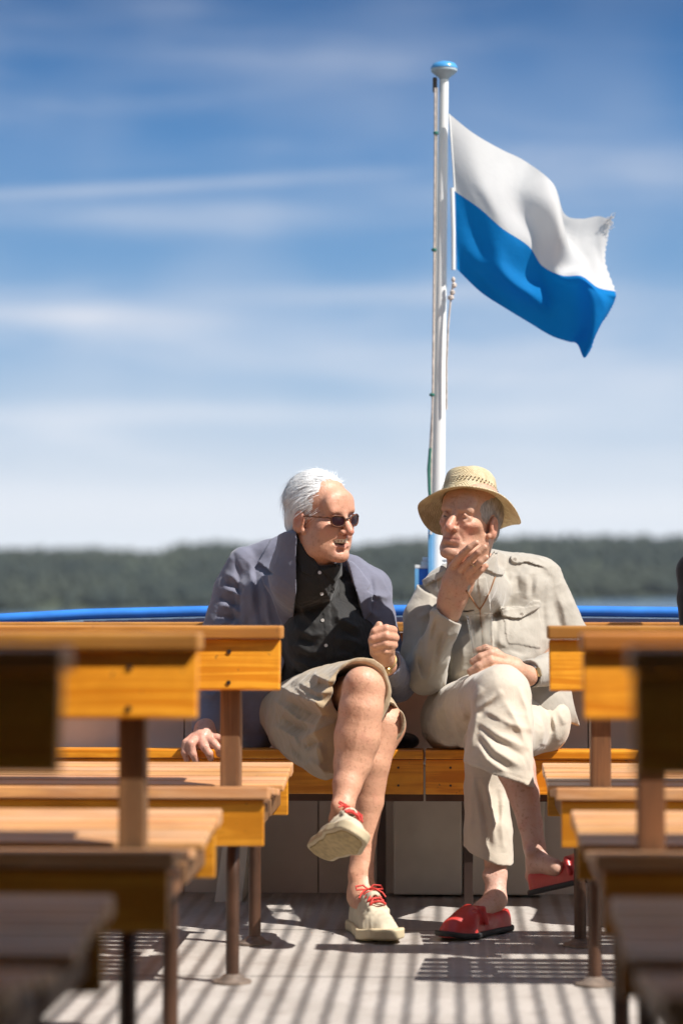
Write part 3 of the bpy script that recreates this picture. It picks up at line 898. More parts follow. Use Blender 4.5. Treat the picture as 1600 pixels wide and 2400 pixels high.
def head_tint(V, fr, base, grim=False, blush=1.0, scalp=None):
    p = (V - fr[1]) @ fr[0] / fr[2]
    c = np.tile(np.array(base, float), (len(V), 1))
    def blendto(m, rgb):
        nonlocal c
        m = np.clip(m, 0, 1)[:, None]; c = c * (1 - m) + np.array(rgb) * m
    near = (np.abs(p) < .16).all(1) & (p[:, 2] > -.13)
    g = lambda q, cx, r: np.exp(-(((q - np.array(cx)) / np.array(r)) ** 2).sum(1)) * near
    ax = np.abs(p); ax = np.stack([ax[:, 0], p[:, 1], p[:, 2]], 1)
    blendto(.55 * blush * g(ax, (.042, .07, -.025), (.022, .03, .022)), (.56, .16, .11))
    blendto(.75 * blush * g(ax, (0, .112, -.026), (.017, .02, .02)), (.55, .15, .11))
    blendto(.7 * g(ax, (.082, -.006, -.002), (.012, .03, .03)), (.52, .16, .11))
    blendto(.35 * g(ax, (0, .08, -.09), (.04, .03, .02)), (.40, .22, .17))
    lips = (np.abs(p[:, 0]) < .027) & (p[:, 1] > .072)
    zl = -.060
    m = np.exp(-((p[:, 2] - (zl - .0005)) / (.0085 if not grim else .017)) ** 2) * lips * near
    blendto(.75 * m, (.46, .15, .13))
    if grim:
        inm = near & (np.abs(p[:, 0]) < .028) & (p[:, 1] > .05) & (p[:, 1] < .0865 - 9 * p[:, 0] ** 2) & (p[:, 2] < -.0485) & (p[:, 2] > -.074)
        blendto(inm * .95, (.10, .03, .025))
        teeth = near & (np.abs(p[:, 0]) < .0265) & (p[:, 1] > .064) & (p[:, 1] < .0955 - 14 * p[:, 0] ** 2) & (p[:, 2] < -.0495) & (p[:, 2] > -.0622) & (p[:, 1] > .0790 - 14 * p[:, 0] ** 2)
        gap = np.abs(np.sin(p[:, 0] * math.pi / .0078)) > .25
        blendto((teeth & gap) * 1.0, (.86, .80, .62))
    else:
        blendto(.8 * np.exp(-((p[:, 2] + .0602) / .0018) ** 2) * lips * near, (.12, .04, .03))
    # eyes
    for q in (1, -1):
        e = p - np.array([q * .0315, .0745, .003]); r = np.sqrt((e ** 2).sum(1))
        on = near & (r < .0132) & (e[:, 1] > .004)
        blendto(on * 1.0, (.62, .56, .52))
        look = np.sqrt((e[:, 0] - .001) ** 2 + (e[:, 2] - .0) ** 2)
        blendto((on & (look < .0062)) * 1.0, (.07, .06, .06))
        blendto((on & (look < .0027)) * 1.0, (.01, .01, .01))
    return c

def plane3(a, b, c, up=(0, 0, 1), mode='i', k=.002, sh=0.0):
    a, b, c = (Wn(*q) for q in (a, b, c))
    n = np.cross(b - a, c - a); n /= np.linalg.norm(n)
    if n @ np.array(up, float) < 0: n = -n
    return plane(a + n * sh, n, mode, k)

# shoe: built in a frame with its origin under the heel, y towards the toe, z up
def shoe_ops(fr, L=.285, kind='sneaker', side=1, part='upper'):
    s = L / .285
    def d2(p, off=0):
        x, y = p[:, 0] - side * .006 * np.clip((p[:, 1] - .1) / .1, 0, 1), p[:, 1]
        def c2(ax, ay, bx, by, ra, rb):
            ex, ey = bx - ax, by - ay; t = np.clip(((x - ax) * ex + (y - ay) * ey) / (ex * ex + ey * ey), 0, 1)
            return np.hypot(x - ax - ex * t, y - ay - ey * t) - (ra + (rb - ra) * t)
        a = c2(0, .038 * s, .001, .12 * s, .036 * s, .036 * s)
        b = c2(.001, .12 * s, .003, .198 * s, .036 * s, .048 * s)
        c_ = c2(.003, .198 * s, -.002 * side, .243 * s, .048 * s, .041 * s)
        return smin(smin(a, b, .02), c_, .01) - off
    th = .026 if kind == 'sneaker' else .014
    def sole(c):
        p = c.local(fr)
        lift = np.clip((p[:, 1] - .2) / .08, 0, 1) ** 2 * .010
        e = np.maximum(d2(p, .003), np.abs(p[:, 2] - lift - th / 2) - th / 2 + .004)
        return np.where(e > 0, np.hypot(np.maximum(d2(p, .003) + .004, 0), np.maximum(np.abs(p[:, 2] - lift - th / 2) - th / 2 + .004, 0)) - .004, e)
    def upper(c, grow=0.0):
        p = c.local(fr); y = p[:, 1] / s
        if kind == 'sneaker': hy = np.interp(y, [0, .03, .07, .12, .17, .21, .25, .285], [.088, .090, .083, .098, .084, .068, .057, .036])
        else: hy = np.interp(y, [0, .03, .07, .12, .17, .21, .25, .285], [.066, .068, .060, .064, .082, .066, .052, .030])
        z = p[:, 2] - th * .5
        taper = np.clip(z / .09, 0, 1.2)
        dd = d2(p) + .004 + taper * (.008 + .006 * np.clip((y - .1) / .1, 0, 1)) - grow
        top = (z + th * .5 - hy) * .85 + (p[:, 0] / .05) ** 2 * .022 * np.clip((y - .05) / .1, 0, 1) - grow
        return np.maximum(-smin(-dd, -top, .03), -z)
    def outsole(c):
        p = c.local(fr)
        lift = np.clip((p[:, 1] - .2) / .08, 0, 1) ** 2 * .010
        return np.maximum(d2(p, -.007), np.abs(p[:, 2] - lift + .0005) - .0028)
    if part == 'outsole': return [Op(outsole, 'u', 0)]
    if part == 'sole': return [Op(sole, 'u', 0)]
    o = [Op(upper, 'u', 0)]
    if kind == 'sneaker':
        o += [cap((0, .045 * s, .085), (0, .085 * s, .14), .026, .034, 's', .010, fr)]
        # tongue, eyestay, toe-cap seam
        o += [cap((0, .088 * s, .092), (0, .135 * s, .095), .019, .020, 'u', .008, fr, (1, 1, 1))]
        o += [cap((.016 * q, .105 * s, .098), (.022 * q, .185 * s, .071), .0055, .005, 'u', .008, fr) for q in (1, -1)]
        o += [cap((0, .118 * s, .106), (0, .172 * s, .086), .007, .010, 's', .006, fr)]
        o += [rumple(1.0, 110, 3)]
    else:
        o += [cap((0, .040 * s, .075), (0, .105 * s, .098), .027, .033, 's', .006, fr)]
        o += [cap((q * .044, .150 * s, .034), (q * .026, .142 * s, .068), .006, .007, 'u', .005, fr) for q in (1, -1)]
        o += [cap((-.026, .142 * s, .068), (.026, .142 * s, .068), .0072, .0072, 'u', .005, fr)]
        o += [cap((-.028, .17 * s, .066), (0, .225 * s, .055), .0022, .0022, 's', .004, fr), cap((.028, .17 * s, .066), (0, .225 * s, .055), .0022, .0022, 's', .004, fr)]
    return o
def fr_pt(fr, p): return Vector(fr[1] + fr[0] @ np.array(p, float) * (fr[2] if len(fr) > 2 else 1))
def make_shoe(parent, fr, kind, m_up, m_sole, side=1, L=.285, h=.0028, lace=None):
    cs = np.array([fr[1] + fr[0] @ np.array(q) for q in ((-.07, -.02, -.01), (.07, -.02, -.01), (-.07, .31, -.01), (.07, .31, -.01), (-.07, -.02, .12), (.07, -.02, .12), (-.07, .31, .12), (.07, .31, .12))])
    lo, hi = cs.min(0) - .005, cs.max(0) + .005
    me, V = isomesh('shoe', shoe_ops(fr, L, kind, side, 'upper'), lo, hi, h)
    up = put('shoe', me, m_up, parent)
    me, V = isomesh('sole', shoe_ops(fr, L, kind, side, 'sole'), lo, hi, h)
    so_ = put('sole', me, m_sole, up)
    if lace:
        me, V = isomesh('outsole', shoe_ops(fr, L, kind, side, 'outsole'), lo, hi, h)
        put('outsole', me, TANSOLE, up)
    if lace:
        m = MB(); s = L / .285
        ys = [.118, .136, .154, .172]
        zt = lambda y: float(np.interp(y, [.11, .19], [.110, .083]))
        for i, y in enumerate(ys):
            z = zt(y)
            for q in (1, -1):
                y2 = ys[min(i + 1, 3)]
                m.tube([fr_pt(fr, (-.021 * q, y * s, z - .004)), fr_pt(fr, (-.010 * q, (y + .003) * s, z + .003)), fr_pt(fr, (.010 * q, ((y + y2) / 2) * s, z + .003)), fr_pt(fr, (.021 * q, y2 * s, zt(y2) - .006))], .0025, 6)
            m.tube([fr_pt(fr, (-.021, y * s, z - .004)), fr_pt(fr, (0, y * s, z + .004)), fr_pt(fr, (.021, y * s, z - .004))], .0027, 6)
        y, z = .108, .112
        for q in (1, -1):
            m.tube([fr_pt(fr, t) for t in ((0, y, z), (q * .014, y - .004, z + .012), (q * .034, y - .002, z + .010), (q * .036, y + .008, z + .002), (q * .018, y + .006, z + .002), (0, y + .002, z + .002))], .0025, 6)
            m.tube([fr_pt(fr, t) for t in ((0, y, z + .003), (q * .010, y + .016, z + .006), (q * .028, y + .030, z - .004), (q * .036, y + .034, z - .016))], .0023, 6)
        m.lathe(fr_pt(fr, (0, y, z - .001)), [(.002, -.004), (.006, 0), (.002, .005)], 8)
        m.build('laces', lace, up, True)
    return up

# ================================================================== the man in the blue jacket
DL = 6.62
L_HEAD = frame(Wn(752, 1215, 6.68), 49, -6, 4, .985)
LB = .61, .315, .21
manL = empty('person', Vector(Wn(770, 1700, 6.9)), 'white-haired man in blue blazer, black shirt and khaki shorts, legs crossed, grimacing', 'person', 'people sitting at the stern')
head = head_ops(L_HEAD, eyes=False, grim=True)
body = [group(head, 'u', .01)]
body += ch([(728, 1300, 6.82, 42), (716, 1390, 6.94, 70), (740, 1500, 6.93, 85), (750, 1640, 6.95, 88)], k=.03)
body += ch([(600, 1345, 6.96, 28), (860, 1390, 6.92, 28)], k=.03)
body += ch([(565, 1345, 6.95, 34), (508, 1500, 6.97, 31), (482, 1690, 6.86, 23), (480, 1722, 6.82, 24)])
body += ch([(868, 1394, 6.91, 26), (917, 1590, 6.82, 26), (905, 1560, 6.58, 23), (899, 1535, 6.53, 24)])
# fist of the near hand
body += ch([(899, 1540, 6.53, 23), (900, 1512, 6.50, 25), (908, 1490, 6.50, 20)], k=.012)
body += ch([(921, 1478, 6.50, 11), (905, 1474, 6.462, 10.5), (878, 1481, 6.462, 9.5), (874, 1489, 6.49, 9)], k=.004)
body += ch([(925, 1495, 6.50, 11), (905, 1491, 6.455, 10.5), (874, 1498, 6.458, 9.5), (872, 1504, 6.49, 9)], k=.004)
body += ch([(922, 1512, 6.50, 10.5), (902, 1509, 6.457, 10), (876, 1514, 6.462, 9), (874, 1518, 6.49, 8.5)], k=.004)
body += ch([(916, 1527, 6.51, 9.5), (898, 1526, 6.467, 9), (880, 1528, 6.472, 8.5)], k=.004)
body += ch([(878, 1530, 6.52, 12), (874, 1500, 6.485, 11), (881, 1480, 6.475, 10.5), (888, 1465, 6.475, 9)], k=.004)
# hand on the bench edge
body += ch([(482, 1705, 6.84, 24), (474, 1732, 6.80, 25)], k=.012)
body += ch([(460, 1730, 6.79, 13), (447, 1744, 6.755, 10.5), (452, 1768, 6.752, 9), (460, 1786, 6.762, 8)], k=.004)
body += ch([(455, 1728, 6.80, 12), (437, 1742, 6.765, 10.5), (433, 1764, 6.76, 9), (438, 1780, 6.77, 8)], k=.004)
body += ch([(474, 1738, 6.78, 14), (480, 1752, 6.755, 10.5), (490, 1766, 6.752, 9), (494, 1778, 6.765, 8)], k=.004)
body += ch([(484, 1732, 6.79, 13), (500, 1742, 6.76, 10.5), (512, 1754, 6.757, 9), (514, 1768, 6.77, 8)], k=.004)
body += ch([(488, 1724, 6.81, 12), (508, 1730, 6.80, 10), (526, 1736, 6.79, 9)], k=.004)
# legs
body += ch([(690, 1680, 6.9, 60), (850, 1622, 6.32, 49)], k=.02)
body += ch([(852, 1614, 6.27, 50), (846, 1660, 6.26, 51), (837, 1730, 6.26, 54), (826, 1790, 6.25, 44), (813, 1840, 6.22, 33), (804, 1888, 6.19, 26), (800, 1925, 6.20, 27)], k=.03)
body += [el((846, 1596, 6.24), (30, 22, 26), k=.03)]
body += ch([(800, 1925, 6.20, 26), (806, 1950, 6.14, 24)], k=.02)
body += ch([(800, 1690, 6.9, 66), (900, 1700, 6.47, 48)], k=.03)
body += ch([(898, 1700, 6.45, 44), (870, 1790, 6.43, 43), (862, 1880, 6.43, 36), (852, 1970, 6.42, 29), (846, 2040, 6.40, 28), (848, 2100, 6.38, 30)], k=.03)
body += ch([(848, 2100, 6.38, 30), (868, 2140, 6.30, 28)], k=.03)
body += [el((829, 2052, 6.38), (10, 10, 11), k=.02), el((788, 1893, 6.17), (9, 9, 10), k=.02)]
body += [fold([(850, 1640), (842, 1700), (820, 1800)], 7, 1.5, 0, 6.28), fold([(835, 1640), (862, 1648), (885, 1635)], 9, -1.0)]
body += [rumple(.2, 50, 4)]
lo, hi = bounds([(415, 1095), (960, 2200)], 6.0, 7.15, .02)
me, V = isomesh('body', body, lo, hi, .0028)
tint = head_tint(V, L_HEAD, LB, True)
leg = V[:, 2] < .75
tint[leg] = np.array([.66, .355, .23])
hands = (V[:, 2] > .3) & leg & (V[:, 0] < -.6)
tint[hands] = np.array([.62, .32, .24])
paint(me, tint)
bodyL = put('body', me, SKIN, manL)

NAVY = cloth('blazer_cloth', (.165, .168, .225), .8, 1100, .08)
JET = cloth('black_shirt_cloth', (.022, .021, .021), .7, 1100, .10, .15)
KHAKI = cloth('khaki_cotton', (.42, .32, .205), .85, 1300, .06)

# black shirt
torso = []
torso += ch([(700, 1370, 6.92, 70), (700, 1500, 6.92, 82), (720, 1600, 6.92, 84)], k=.04)
torso += ch([(800, 1415, 6.90, 56), (820, 1500, 6.88, 76), (820, 1590, 6.88, 78)], k=.04)
torso += [el((760, 1500, 6.80), (95, 66, 95), k=.05)] + ch([(610, 1345, 6.97, 30), (740, 1345, 6.92, 46), (850, 1392, 6.95, 28)], k=.04)
shirt = list(torso)
neckc = [cap(fr_pt(L_HEAD, (0, -.028, -.035)), fr_pt(L_HEAD, (0, -.052, -.165)), .072, .077, 'u', .02), cap(fr_pt(L_HEAD, (0, -.052, -.165)), Wn(733, 1400, 6.90), .077, .088, 'u', .02), cap(fr_pt(L_HEAD, (0, .012, -.085)), fr_pt(L_HEAD, (0, -.02, -.16)), .054, .070, 'u', .02)]
shirt += [group(neckc + [poly([(600, 1100), (640, 1236), (690, 1241), (720, 1288), (748, 1324), (780, 1323), (820, 1306), (900, 1290), (900, 1100)], 6.0, 7.4, 's', k=.002)], 'u', .012)]
shirt += [poly([(686, 1240), (700, 1262), (722, 1300), (744, 1330), (730, 1352), (708, 1338), (684, 1290)], 6.5, 6.95, off=.006), poly([(746, 1328), (780, 1330), (815, 1312), (806, 1345), (785, 1366), (760, 1345)], 6.5, 6.95, off=.006)]
shirt += [poly([(741, 1330), (757, 1328), (765, 1390), (775, 1450), (781, 1520), (784, 1600), (768, 1600), (764, 1520), (758, 1450), (749, 1390)], 6.4, 6.9, off=.0025, k=.001)]
shirt += [poly([(795, 1390), (840, 1405), (848, 1470), (800, 1458)], 6.4, 6.9, off=.002, k=.001)]
shirt += folds([[(690, 1470), (730, 1490), (762, 1484)], [(688, 1510), (725, 1532), (765, 1528)], [(685, 1548), (730, 1566), (766, 1560)], [(785, 1440), (820, 1462), (850, 1480)], [(783, 1500), (820, 1498), (860, 1520)],
                [(785, 1540), (830, 1530), (865, 1552)], [(690, 1390), (715, 1440), (745, 1470)], [(760, 1380), (790, 1430), (795, 1480)]], 9, 9, 6.4, 6.95)
shirt += folds([[(700, 1496), (740, 1508)], [(700, 1532), (750, 1548)], [(790, 1470), (840, 1500)], [(790, 1520), (850, 1540)], [(690, 1575), (760, 1583)]], 7, -9, 6.4, 6.95)
shirt += [rumple(2.4, 34, 11), rumple(1.0, 80, 12)]
lo, hi = bounds([(540, 1225), (930, 1700)], 6.48, 7.15, .02)
me, V = isomesh('shirt', shirt, lo, hi, .003)
sh = put('shirt', me, JET, manL)
BTN = plain('pale_button', (.62, .60, .58), .35, scale=4)
def surf(ops, px, py, D0=6.2, D1=7.2):
    ts = np.linspace(D0, D1, 420); pts = np.array([Wn(px, py, D) for D in ts]); d = sdf(ops, Ctx(pts))
    i = int(np.argmax(d < 0)); return pts[i] if d[i] < 0 else pts[-1]
for (x, y) in ((754, 1392), (756, 1454), (764, 1513), (767, 1565), (749, 1342)):
    p = surf(shirt, x, y)
    m = MB(); m.tube([Vector(p) + Vector((0, .002, 0)), Vector(p) + Vector((0, -.005, 0))], .0048, 12); m.build('button', BTN, sh, True)

# blazer
def wsilk(): pass
jt = []
jt += ch([(582, 1322, 6.97, 42), (640, 1306, 6.96, 44), (700, 1298, 6.95, 46), (820, 1345, 6.93, 44), (874, 1374, 6.92, 42)], k=.03)
jt += ch([(618, 1400, 6.95, 76), (606, 1500, 6.96, 72), (600, 1600, 6.97, 66), (600, 1690, 6.98, 52), (602, 1722, 6.98, 44)], k=.04)
jt += ch([(690, 1400, 6.93, 86), (680, 1560, 6.93, 88)], k=.04)
jt += ch([(840, 1420, 6.90, 76), (860, 1510, 6.92, 70), (880, 1600, 6.95, 58)], k=.04)
jt += [group([cap(fr_pt(L_HEAD, (0, -.034, -.045)), fr_pt(L_HEAD, (0, -.056, -.165)), .081, .089, 'u', .02), cap(fr_pt(L_HEAD, (0, -.056, -.165)), Wn(722, 1400, 6.93), .089, .10, 'u', .02), poly([(560, 1100), (590, 1262), (640, 1256), (690, 1240), (760, 1238), (820, 1300), (900, 1300), (900, 1100)], 6.0, 7.4, 's', k=.002)], 'u', .03)]
jk = list(jt)
opening = [(697, 1215), (694, 1250), (693, 1310), (692, 1380), (687, 1440), (680, 1500), (664, 1560), (650, 1606), (640, 1660), (905, 1700), (905, 1640), (868, 1560), (857, 1500), (850, 1460), (836, 1395), (815, 1330), (806, 1300), (800, 1215)]
jk += [poly(opening, 5.8, 6.955, 's', k=.004)]
# lapels, collar, front edges
jk += [poly([(694, 1246), (694, 1380), (688, 1440), (680, 1498), (664, 1480), (636, 1400), (612, 1350), (640, 1345), (604, 1318), (634, 1262), (668, 1246)], 6.4, 6.97, off=.010, k=.001)]
jk += [poly([(812, 1312), (836, 1395), (852, 1462), (872, 1430), (876, 1392), (862, 1384), (872, 1372), (845, 1335), (825, 1315)], 6.4, 6.97, off=.010, k=.001)]
# sleeves
slR = ch([(572, 1322, 6.95, 42), (546, 1385, 6.96, 47), (514, 1500, 6.96, 47), (495, 1600, 6.92, 42), (486, 1660, 6.89, 37), (482, 1712, 6.85, 34)], k=.03)
slL = ch([(870, 1378, 6.90, 40), (886, 1450, 6.88, 41), (914, 1560, 6.85, 43), (926, 1600, 6.80, 41)], k=.03) + ch([(932, 1600, 6.80, 42), (915, 1572, 6.66, 36), (907, 1556, 6.60, 34)], k=.03)
jk += [group(slR, 'u', .006), group(slL, 'u', .006)]
jk += [cap(Wn(482, 1712, 6.85), Wn(480, 1760, 6.82), .034, .034, 's', .003), cap(Wn(904, 1550, 6.575), Wn(900, 1530, 6.50), .040, .042, 's', .003)]
jk += folds([[(545, 1290), (558, 1340), (563, 1400), (560, 1470)]], 6, -7, 6.4, 7.0)
jk += folds([[(525, 1345), (545, 1352), (572, 1376)], [(520, 1380), (545, 1384), (572, 1402)], [(512, 1420), (540, 1420), (566, 1440)], [(500, 1470), (530, 1458), (560, 1470)], [(520, 1500), (545, 1480), (556, 1450)],
             [(490, 1530), (515, 1545), (545, 1530)], [(470, 1620), (495, 1630), (520, 1615)]], 9, 9, 6.4, 7.0)
jk += folds([[(530, 1366), (570, 1390)], [(515, 1402), (565, 1424)], [(505, 1445), (560, 1452)], [(500, 1505), (550, 1500)]], 7, -9, 6.4, 7.0)
jk += folds([[(610, 1350), (622, 1400), (628, 1450), (640, 1520), (648, 1590)], [(585, 1310), (590, 1380), (592, 1440)], [(600, 1440), (605, 1500), (590, 1580)]], 9, 8, 6.4, 7.0)
jk += folds([[(598, 1330), (604, 1400), (612, 1460)], [(622, 1450), (636, 1520)], [(580, 1440), (585, 1500), (578, 1600)]], 7, -9, 6.4, 7.0)
jk += folds([[(868, 1392), (905, 1400), (918, 1392)], [(862, 1430), (890, 1450)], [(905, 1500), (930, 1520), (948, 1560)], [(880, 1480), (900, 1540)]], 8, 8, 6.4, 7.0)
jk += folds([[(868, 1350), (874, 1390), (868, 1470)]], 5, -6, 6.4, 7.0)
jk += [fold([(694, 1246), (694, 1380), (687, 1440), (680, 1500), (650, 1606)], 3, 1.5, 6.4, 7.0), fold([(872, 1404), (884, 1408)], 3, -3)]
jk += [rumple(2.2, 26, 21, (1, 1, .6)), rumple(.8, 75, 22)]
lo, hi = bounds([(425, 1215), (985, 1790)], 6.45, 7.2, .02)
me, V = isomesh('jacket', jk, lo, hi, .003)
put('jacket', me, NAVY, manL)

# khaki shorts
kd = np.array(Wn(862, 1606, 6.25)) - np.array(Wn(700, 1690, 6.9)); kd /= np.linalg.norm(kd)
def shorts_right(dr):
    return ch([(695, 1672, 6.92, 84 + dr), (765, 1650, 6.62, 88 + dr), (866, 1612, 6.24, 76 + dr)], k=.03) + ch([(700, 1725, 6.85, 62 + dr), (765, 1760, 6.48, 64 + dr), (822, 1758, 6.24, 56 + dr)], k=.05) \
        + ch([(800, 1700, 6.40, 70 + dr), (830, 1690, 6.22, 66 + dr)], k=.05)
hemR = Wn(838, 1606, 6.335)
hemR = Wn(868, 1606, 6.315)
cutR = plane(hemR, np.array([.26, -.95, -.14]))
shr = shorts_right(0) + [cutR]
inner = group(ch([(800, 1640, 6.46, 56), (866, 1612, 6.22, 72)], k=.03), 's', .003)
def shorts_left(dr): return ch([(800, 1690, 6.92, 84 + dr), (880, 1690, 6.55, 66 + dr), (898, 1694, 6.38, 54 + dr)], k=.03)
shl = shorts_left(0) + [plane(Wn(903, 1725, 6.40), np.array([.35, -.75, -.35]))]
inner2 = group(ch([(885, 1692, 6.50, 44), (898, 1694, 6.36, 49)], k=.03), 's', .003)
so_ops = [group(ch([(690, 1662, 6.95, 82), (820, 1665, 6.93, 80)], k=.03) + [plane(Wn(750, 1592, 6.9), (0, -.1, 1))], 'u', .01), group([group(shr, 'u', 0), inner], 'u', .02)]
so_ops += [group([group(shl, 'u', 0), inner2], 'u', .01)]
so_ops += folds([[(655, 1610), (720, 1640), (780, 1660)], [(640, 1640), (700, 1690), (745, 1700)], [(700, 1600), (745, 1625), (785, 1620)], [(700, 1735), (740, 1715), (790, 1690)], [(640, 1700), (690, 1730), (700, 1760)],
                 [(735, 1580), (770, 1600), (790, 1590)], [(720, 1780), (750, 1800), (770, 1830)], [(745, 1740), (760, 1790)], [(665, 1625), (730, 1650), (775, 1672)], [(690, 1610), (750, 1650)]], 9, 12, 5.9, 7.0)
so_ops += folds([[(670, 1640), (730, 1670), (770, 1680)], [(660, 1680), (720, 1715)], [(715, 1755), (755, 1735)], [(680, 1745), (720, 1790)], [(745, 1600), (780, 1608)], [(905, 1560), (930, 1620), (936, 1680)]], 8, -11, 5.9, 7.0)
so_ops += [fold([(800, 1552), (788, 1600), (796, 1664)], 3, -1.0), rumple(2.4, 26, 8), rumple(.9, 75, 9)]
lo, hi = bounds([(560, 1500), (990, 1880)], 6.12, 7.15, .02)
me, V = isomesh('shorts', so_ops, lo, hi, .003)
put('shorts', me, KHAKI, manL)

# shoes
CANVAS = plain('canvas_shoe', (.56, .49, .37), .8, 0, .08, 30, .15)
RUBBER = plain('cream_rubber', (.60, .50, .33), .55, 0, .08, 20)
TANSOLE = plain('tan_outsole', (.46, .34, .16), .6, 0, .2, 60, .3)
LACE = plain('red_lace', (.60, .045, .035), .7, 0, .1, 40)
floorD = lambda y: .86 * FPX / (y - 1415)
h1 = Wn(836, 2160, 6.42); h1[2] = .003; t1 = Wn(914, 2200, 6.14); t1[2] = .003
frS = frame_dir(h1 - np.array([0, 0, 0]), t1 - h1, (0, 0, 1))
make_shoe(manL, frS, 'sneaker', CANVAS, RUBBER, 1, .315, lace=LACE)
h2 = Wn(752, 1990, 6.26); t2 = Wn(838, 1985, 6.03)
frS2 = frame_dir(h2, t2 - h2, np.array([-.05, .62, .78]))
# crossed foot: sole turned towards the viewer
yv = (t2 - h2) / np.linalg.norm(t2 - h2)
F_ = frame_dir((0, 0, 0), np.array([.34, -.90, .24]), np.array([.44, .40, .80]))
frS2 = (F_[0], Wn(792, 1932, 6.18) - F_[0] @ np.array([0, .055, .085]))
make_shoe(manL, frS2, 'sneaker', CANVAS, RUBBER, -1, .30, lace=LACE)

# hair: shell over the cranium plus loose strands
def hairmat(t, b):
    n = noise(t, 6, 4, .6, sc=(60, 8, 8))
    t.l.new(t.mix(t.maprange(n.outputs[0], .3, .7), col((.68, .68, .69)), col((.88, .87, .86))), b.inputs['Base Color'])
    b.inputs['Roughness'].default_value = .5; bump(t, b, n.outputs[0], .3, .002)
HAIRW = mat('white_hair', hairmat)
def hair_obj(fr, parent, mt, top=True, strands=900, seed=1):
    A = lambda c0, r, m='u', k=.012, rot=None: ell(c0, r, m, k, fr, rot)
    o = [A((0, -.026, .050), (.0800, .0995, .0868), k=.01), A((0, -.062, -.015), (.066, .052, .055), k=.02)]
    if not top: o = [A((0, -.024, .040), (.0815, .1015, .080), k=.01), A((0, -.062, -.015), (.066, .052, .055), k=.02)]
    # face, forehead and ears stay free
    o += [A((0, .092, .034), (.062, .078, .092), 's', .003), A((0, .07, -.05), (.095, .078, .085), 's', .006)]
    for q in (1, -1): o += [cap((q * .085, -.004, -.02), (q * .085, -.004, .014), .027, .022, 's', .006, fr)]
    o += [Op(lambda c: np.where(True, 1, 0) * (np.sin(c.local(fr)[:, 1] * 260 + np.sin(c.local(fr)[:, 2] * 60) * 2) * .6 + np.sin(c.local(fr)[:, 1] * 470 + c.local(fr)[:, 2] * 90 + 1) * .4), 'd', 0, amp=.0005), rumple(2.4, 70, 77, ridged=False)]
    c0 = fr[1]
    me, V = isomesh('hair', o, c0 - .17, c0 + .17, .0026)
    h = put('hair', me, mt, parent)
    r = np.random.default_rng(seed)
    n = len(V); vv, ff = [], []
    L_ = (V - fr[1]) @ fr[0] / fr[2]
    k = 0; tries = 0
    while k < strands and tries < strands * 20:
        tries += 1
        i = r.integers(n); q = L_[i]
        outd = (q - np.array([0, -.02, .03])); outd /= np.linalg.norm(outd) + 1e-9
        if outd[1] > .9 or q[2] < -.06 or (q[1] > .035 and r.random() < .6): continue
        flow = np.array([0, -.75, -.25 - max(0, -q[1]) * 6]) + np.array([np.sign(q[0]) * .25, 0, -.3])
        flow -= outd * (flow @ outd); flow /= np.linalg.norm(flow) + 1e-9
        ln = r.uniform(.026, .055); w_ = r.uniform(.00035, .0008)
        sidev = np.cross(outd, flow)
        pts = []
        jit = r.normal(size=3) * .17
        lift = r.uniform(-.04, .09) if r.random() < .995 else r.uniform(.06, .25)
        for s_ in (0, .5, 1):
            c_ = q + (flow + jit) * ln * s_ - outd * (ln * s_) ** 2 / .19 + outd * (.0004 + lift * ln * s_ * (1.2 - .4 * s_))
            ww = w_ * (1 - .85 * s_)
            pts += [c_ - sidev * ww, c_ + sidev * ww]
        b_ = len(vv); vv += [fr[1] + fr[0] @ t * fr[2] for t in pts]
        ff += [(b_, b_ + 1, b_ + 3, b_ + 2), (b_ + 2, b_ + 3, b_ + 5, b_ + 4)]
        k += 1
    me2 = bpy.data.meshes.new('strands'); me2.from_pydata([tuple(v) for v in vv], [], ff)
    s_ = link_mesh('strands', me2, mt, None, True); s_.parent = h
    me2.transform(Matrix.Translation(-root_loc(h)))
    return h
hair_obj(L_HEAD, manL, HAIRW, True, 4500)

# sunglasses, watch
TORT = plain('tortoise_frame', (.10, .035, .015), .25, 0, .6, 60)
def lensm(t, b):
    b.inputs['Base Color'].default_value = (.022, .006, .010, 1); b.inputs['Roughness'].default_value = .15; b.inputs['Specular IOR Level'].default_value = .3
gl = empty('sunglasses', Vector(L_HEAD[1]), None, None); gl.parent = manL; gl.location = Vector(L_HEAD[1]) - manL.location
def loc2(p): return fr_pt(L_HEAD, p)
m = MB(); lenses = []
for q in (1, -1):
    ml = MB(); lenses.append(ml)
    ring = []
    for k in range(25):
        a = 2 * math.pi * k / 24
        ex, ez = .0215 * math.copysign(abs(math.cos(a)) ** .8, math.cos(a)), .0140 * math.copysign(abs(math.sin(a)) ** .85, math.sin(a))
        ez = ez * (1.0 if ez > 0 else 1.15) 
        x = q * (.0325 + ex); ring.append((x, .1045 - (abs(x) / .06) ** 2 * .016, .002 + ez + max(0, ex) * (.22 if ez > 0 else .05)))
    m.tube([loc2(p) for p in ring], .0024, 8, caps=False)
    c_ = ml.bm.verts.new(loc2((q * .0325, .1025, .002)))
    vs = [ml.bm.verts.new(loc2(p)) for p in ring[:-1]]
    for k in range(24): ml.bm.faces.new((c_, vs[k], vs[(k + 1) % 24]))
    m.tube([loc2(t) for t in ((q * .055, .092, .011), (q * .068, .075, .012), (q * .078, .030, .012), (q * .080, .0, .010), (q * .080, -.015, .002))], .0023, 8)
m.tube([loc2(t) for t in ((-.011, .105, .007), (0, .109, .010), (.011, .105, .007))], .0022, 8)
m.build('frame', TORT, gl, True); [l_.build('lens', mat('dark_lens', lensm), gl, True) for l_ in lenses]
GOLD = plain('gold_metal', (.55, .38, .18), .3, .9)
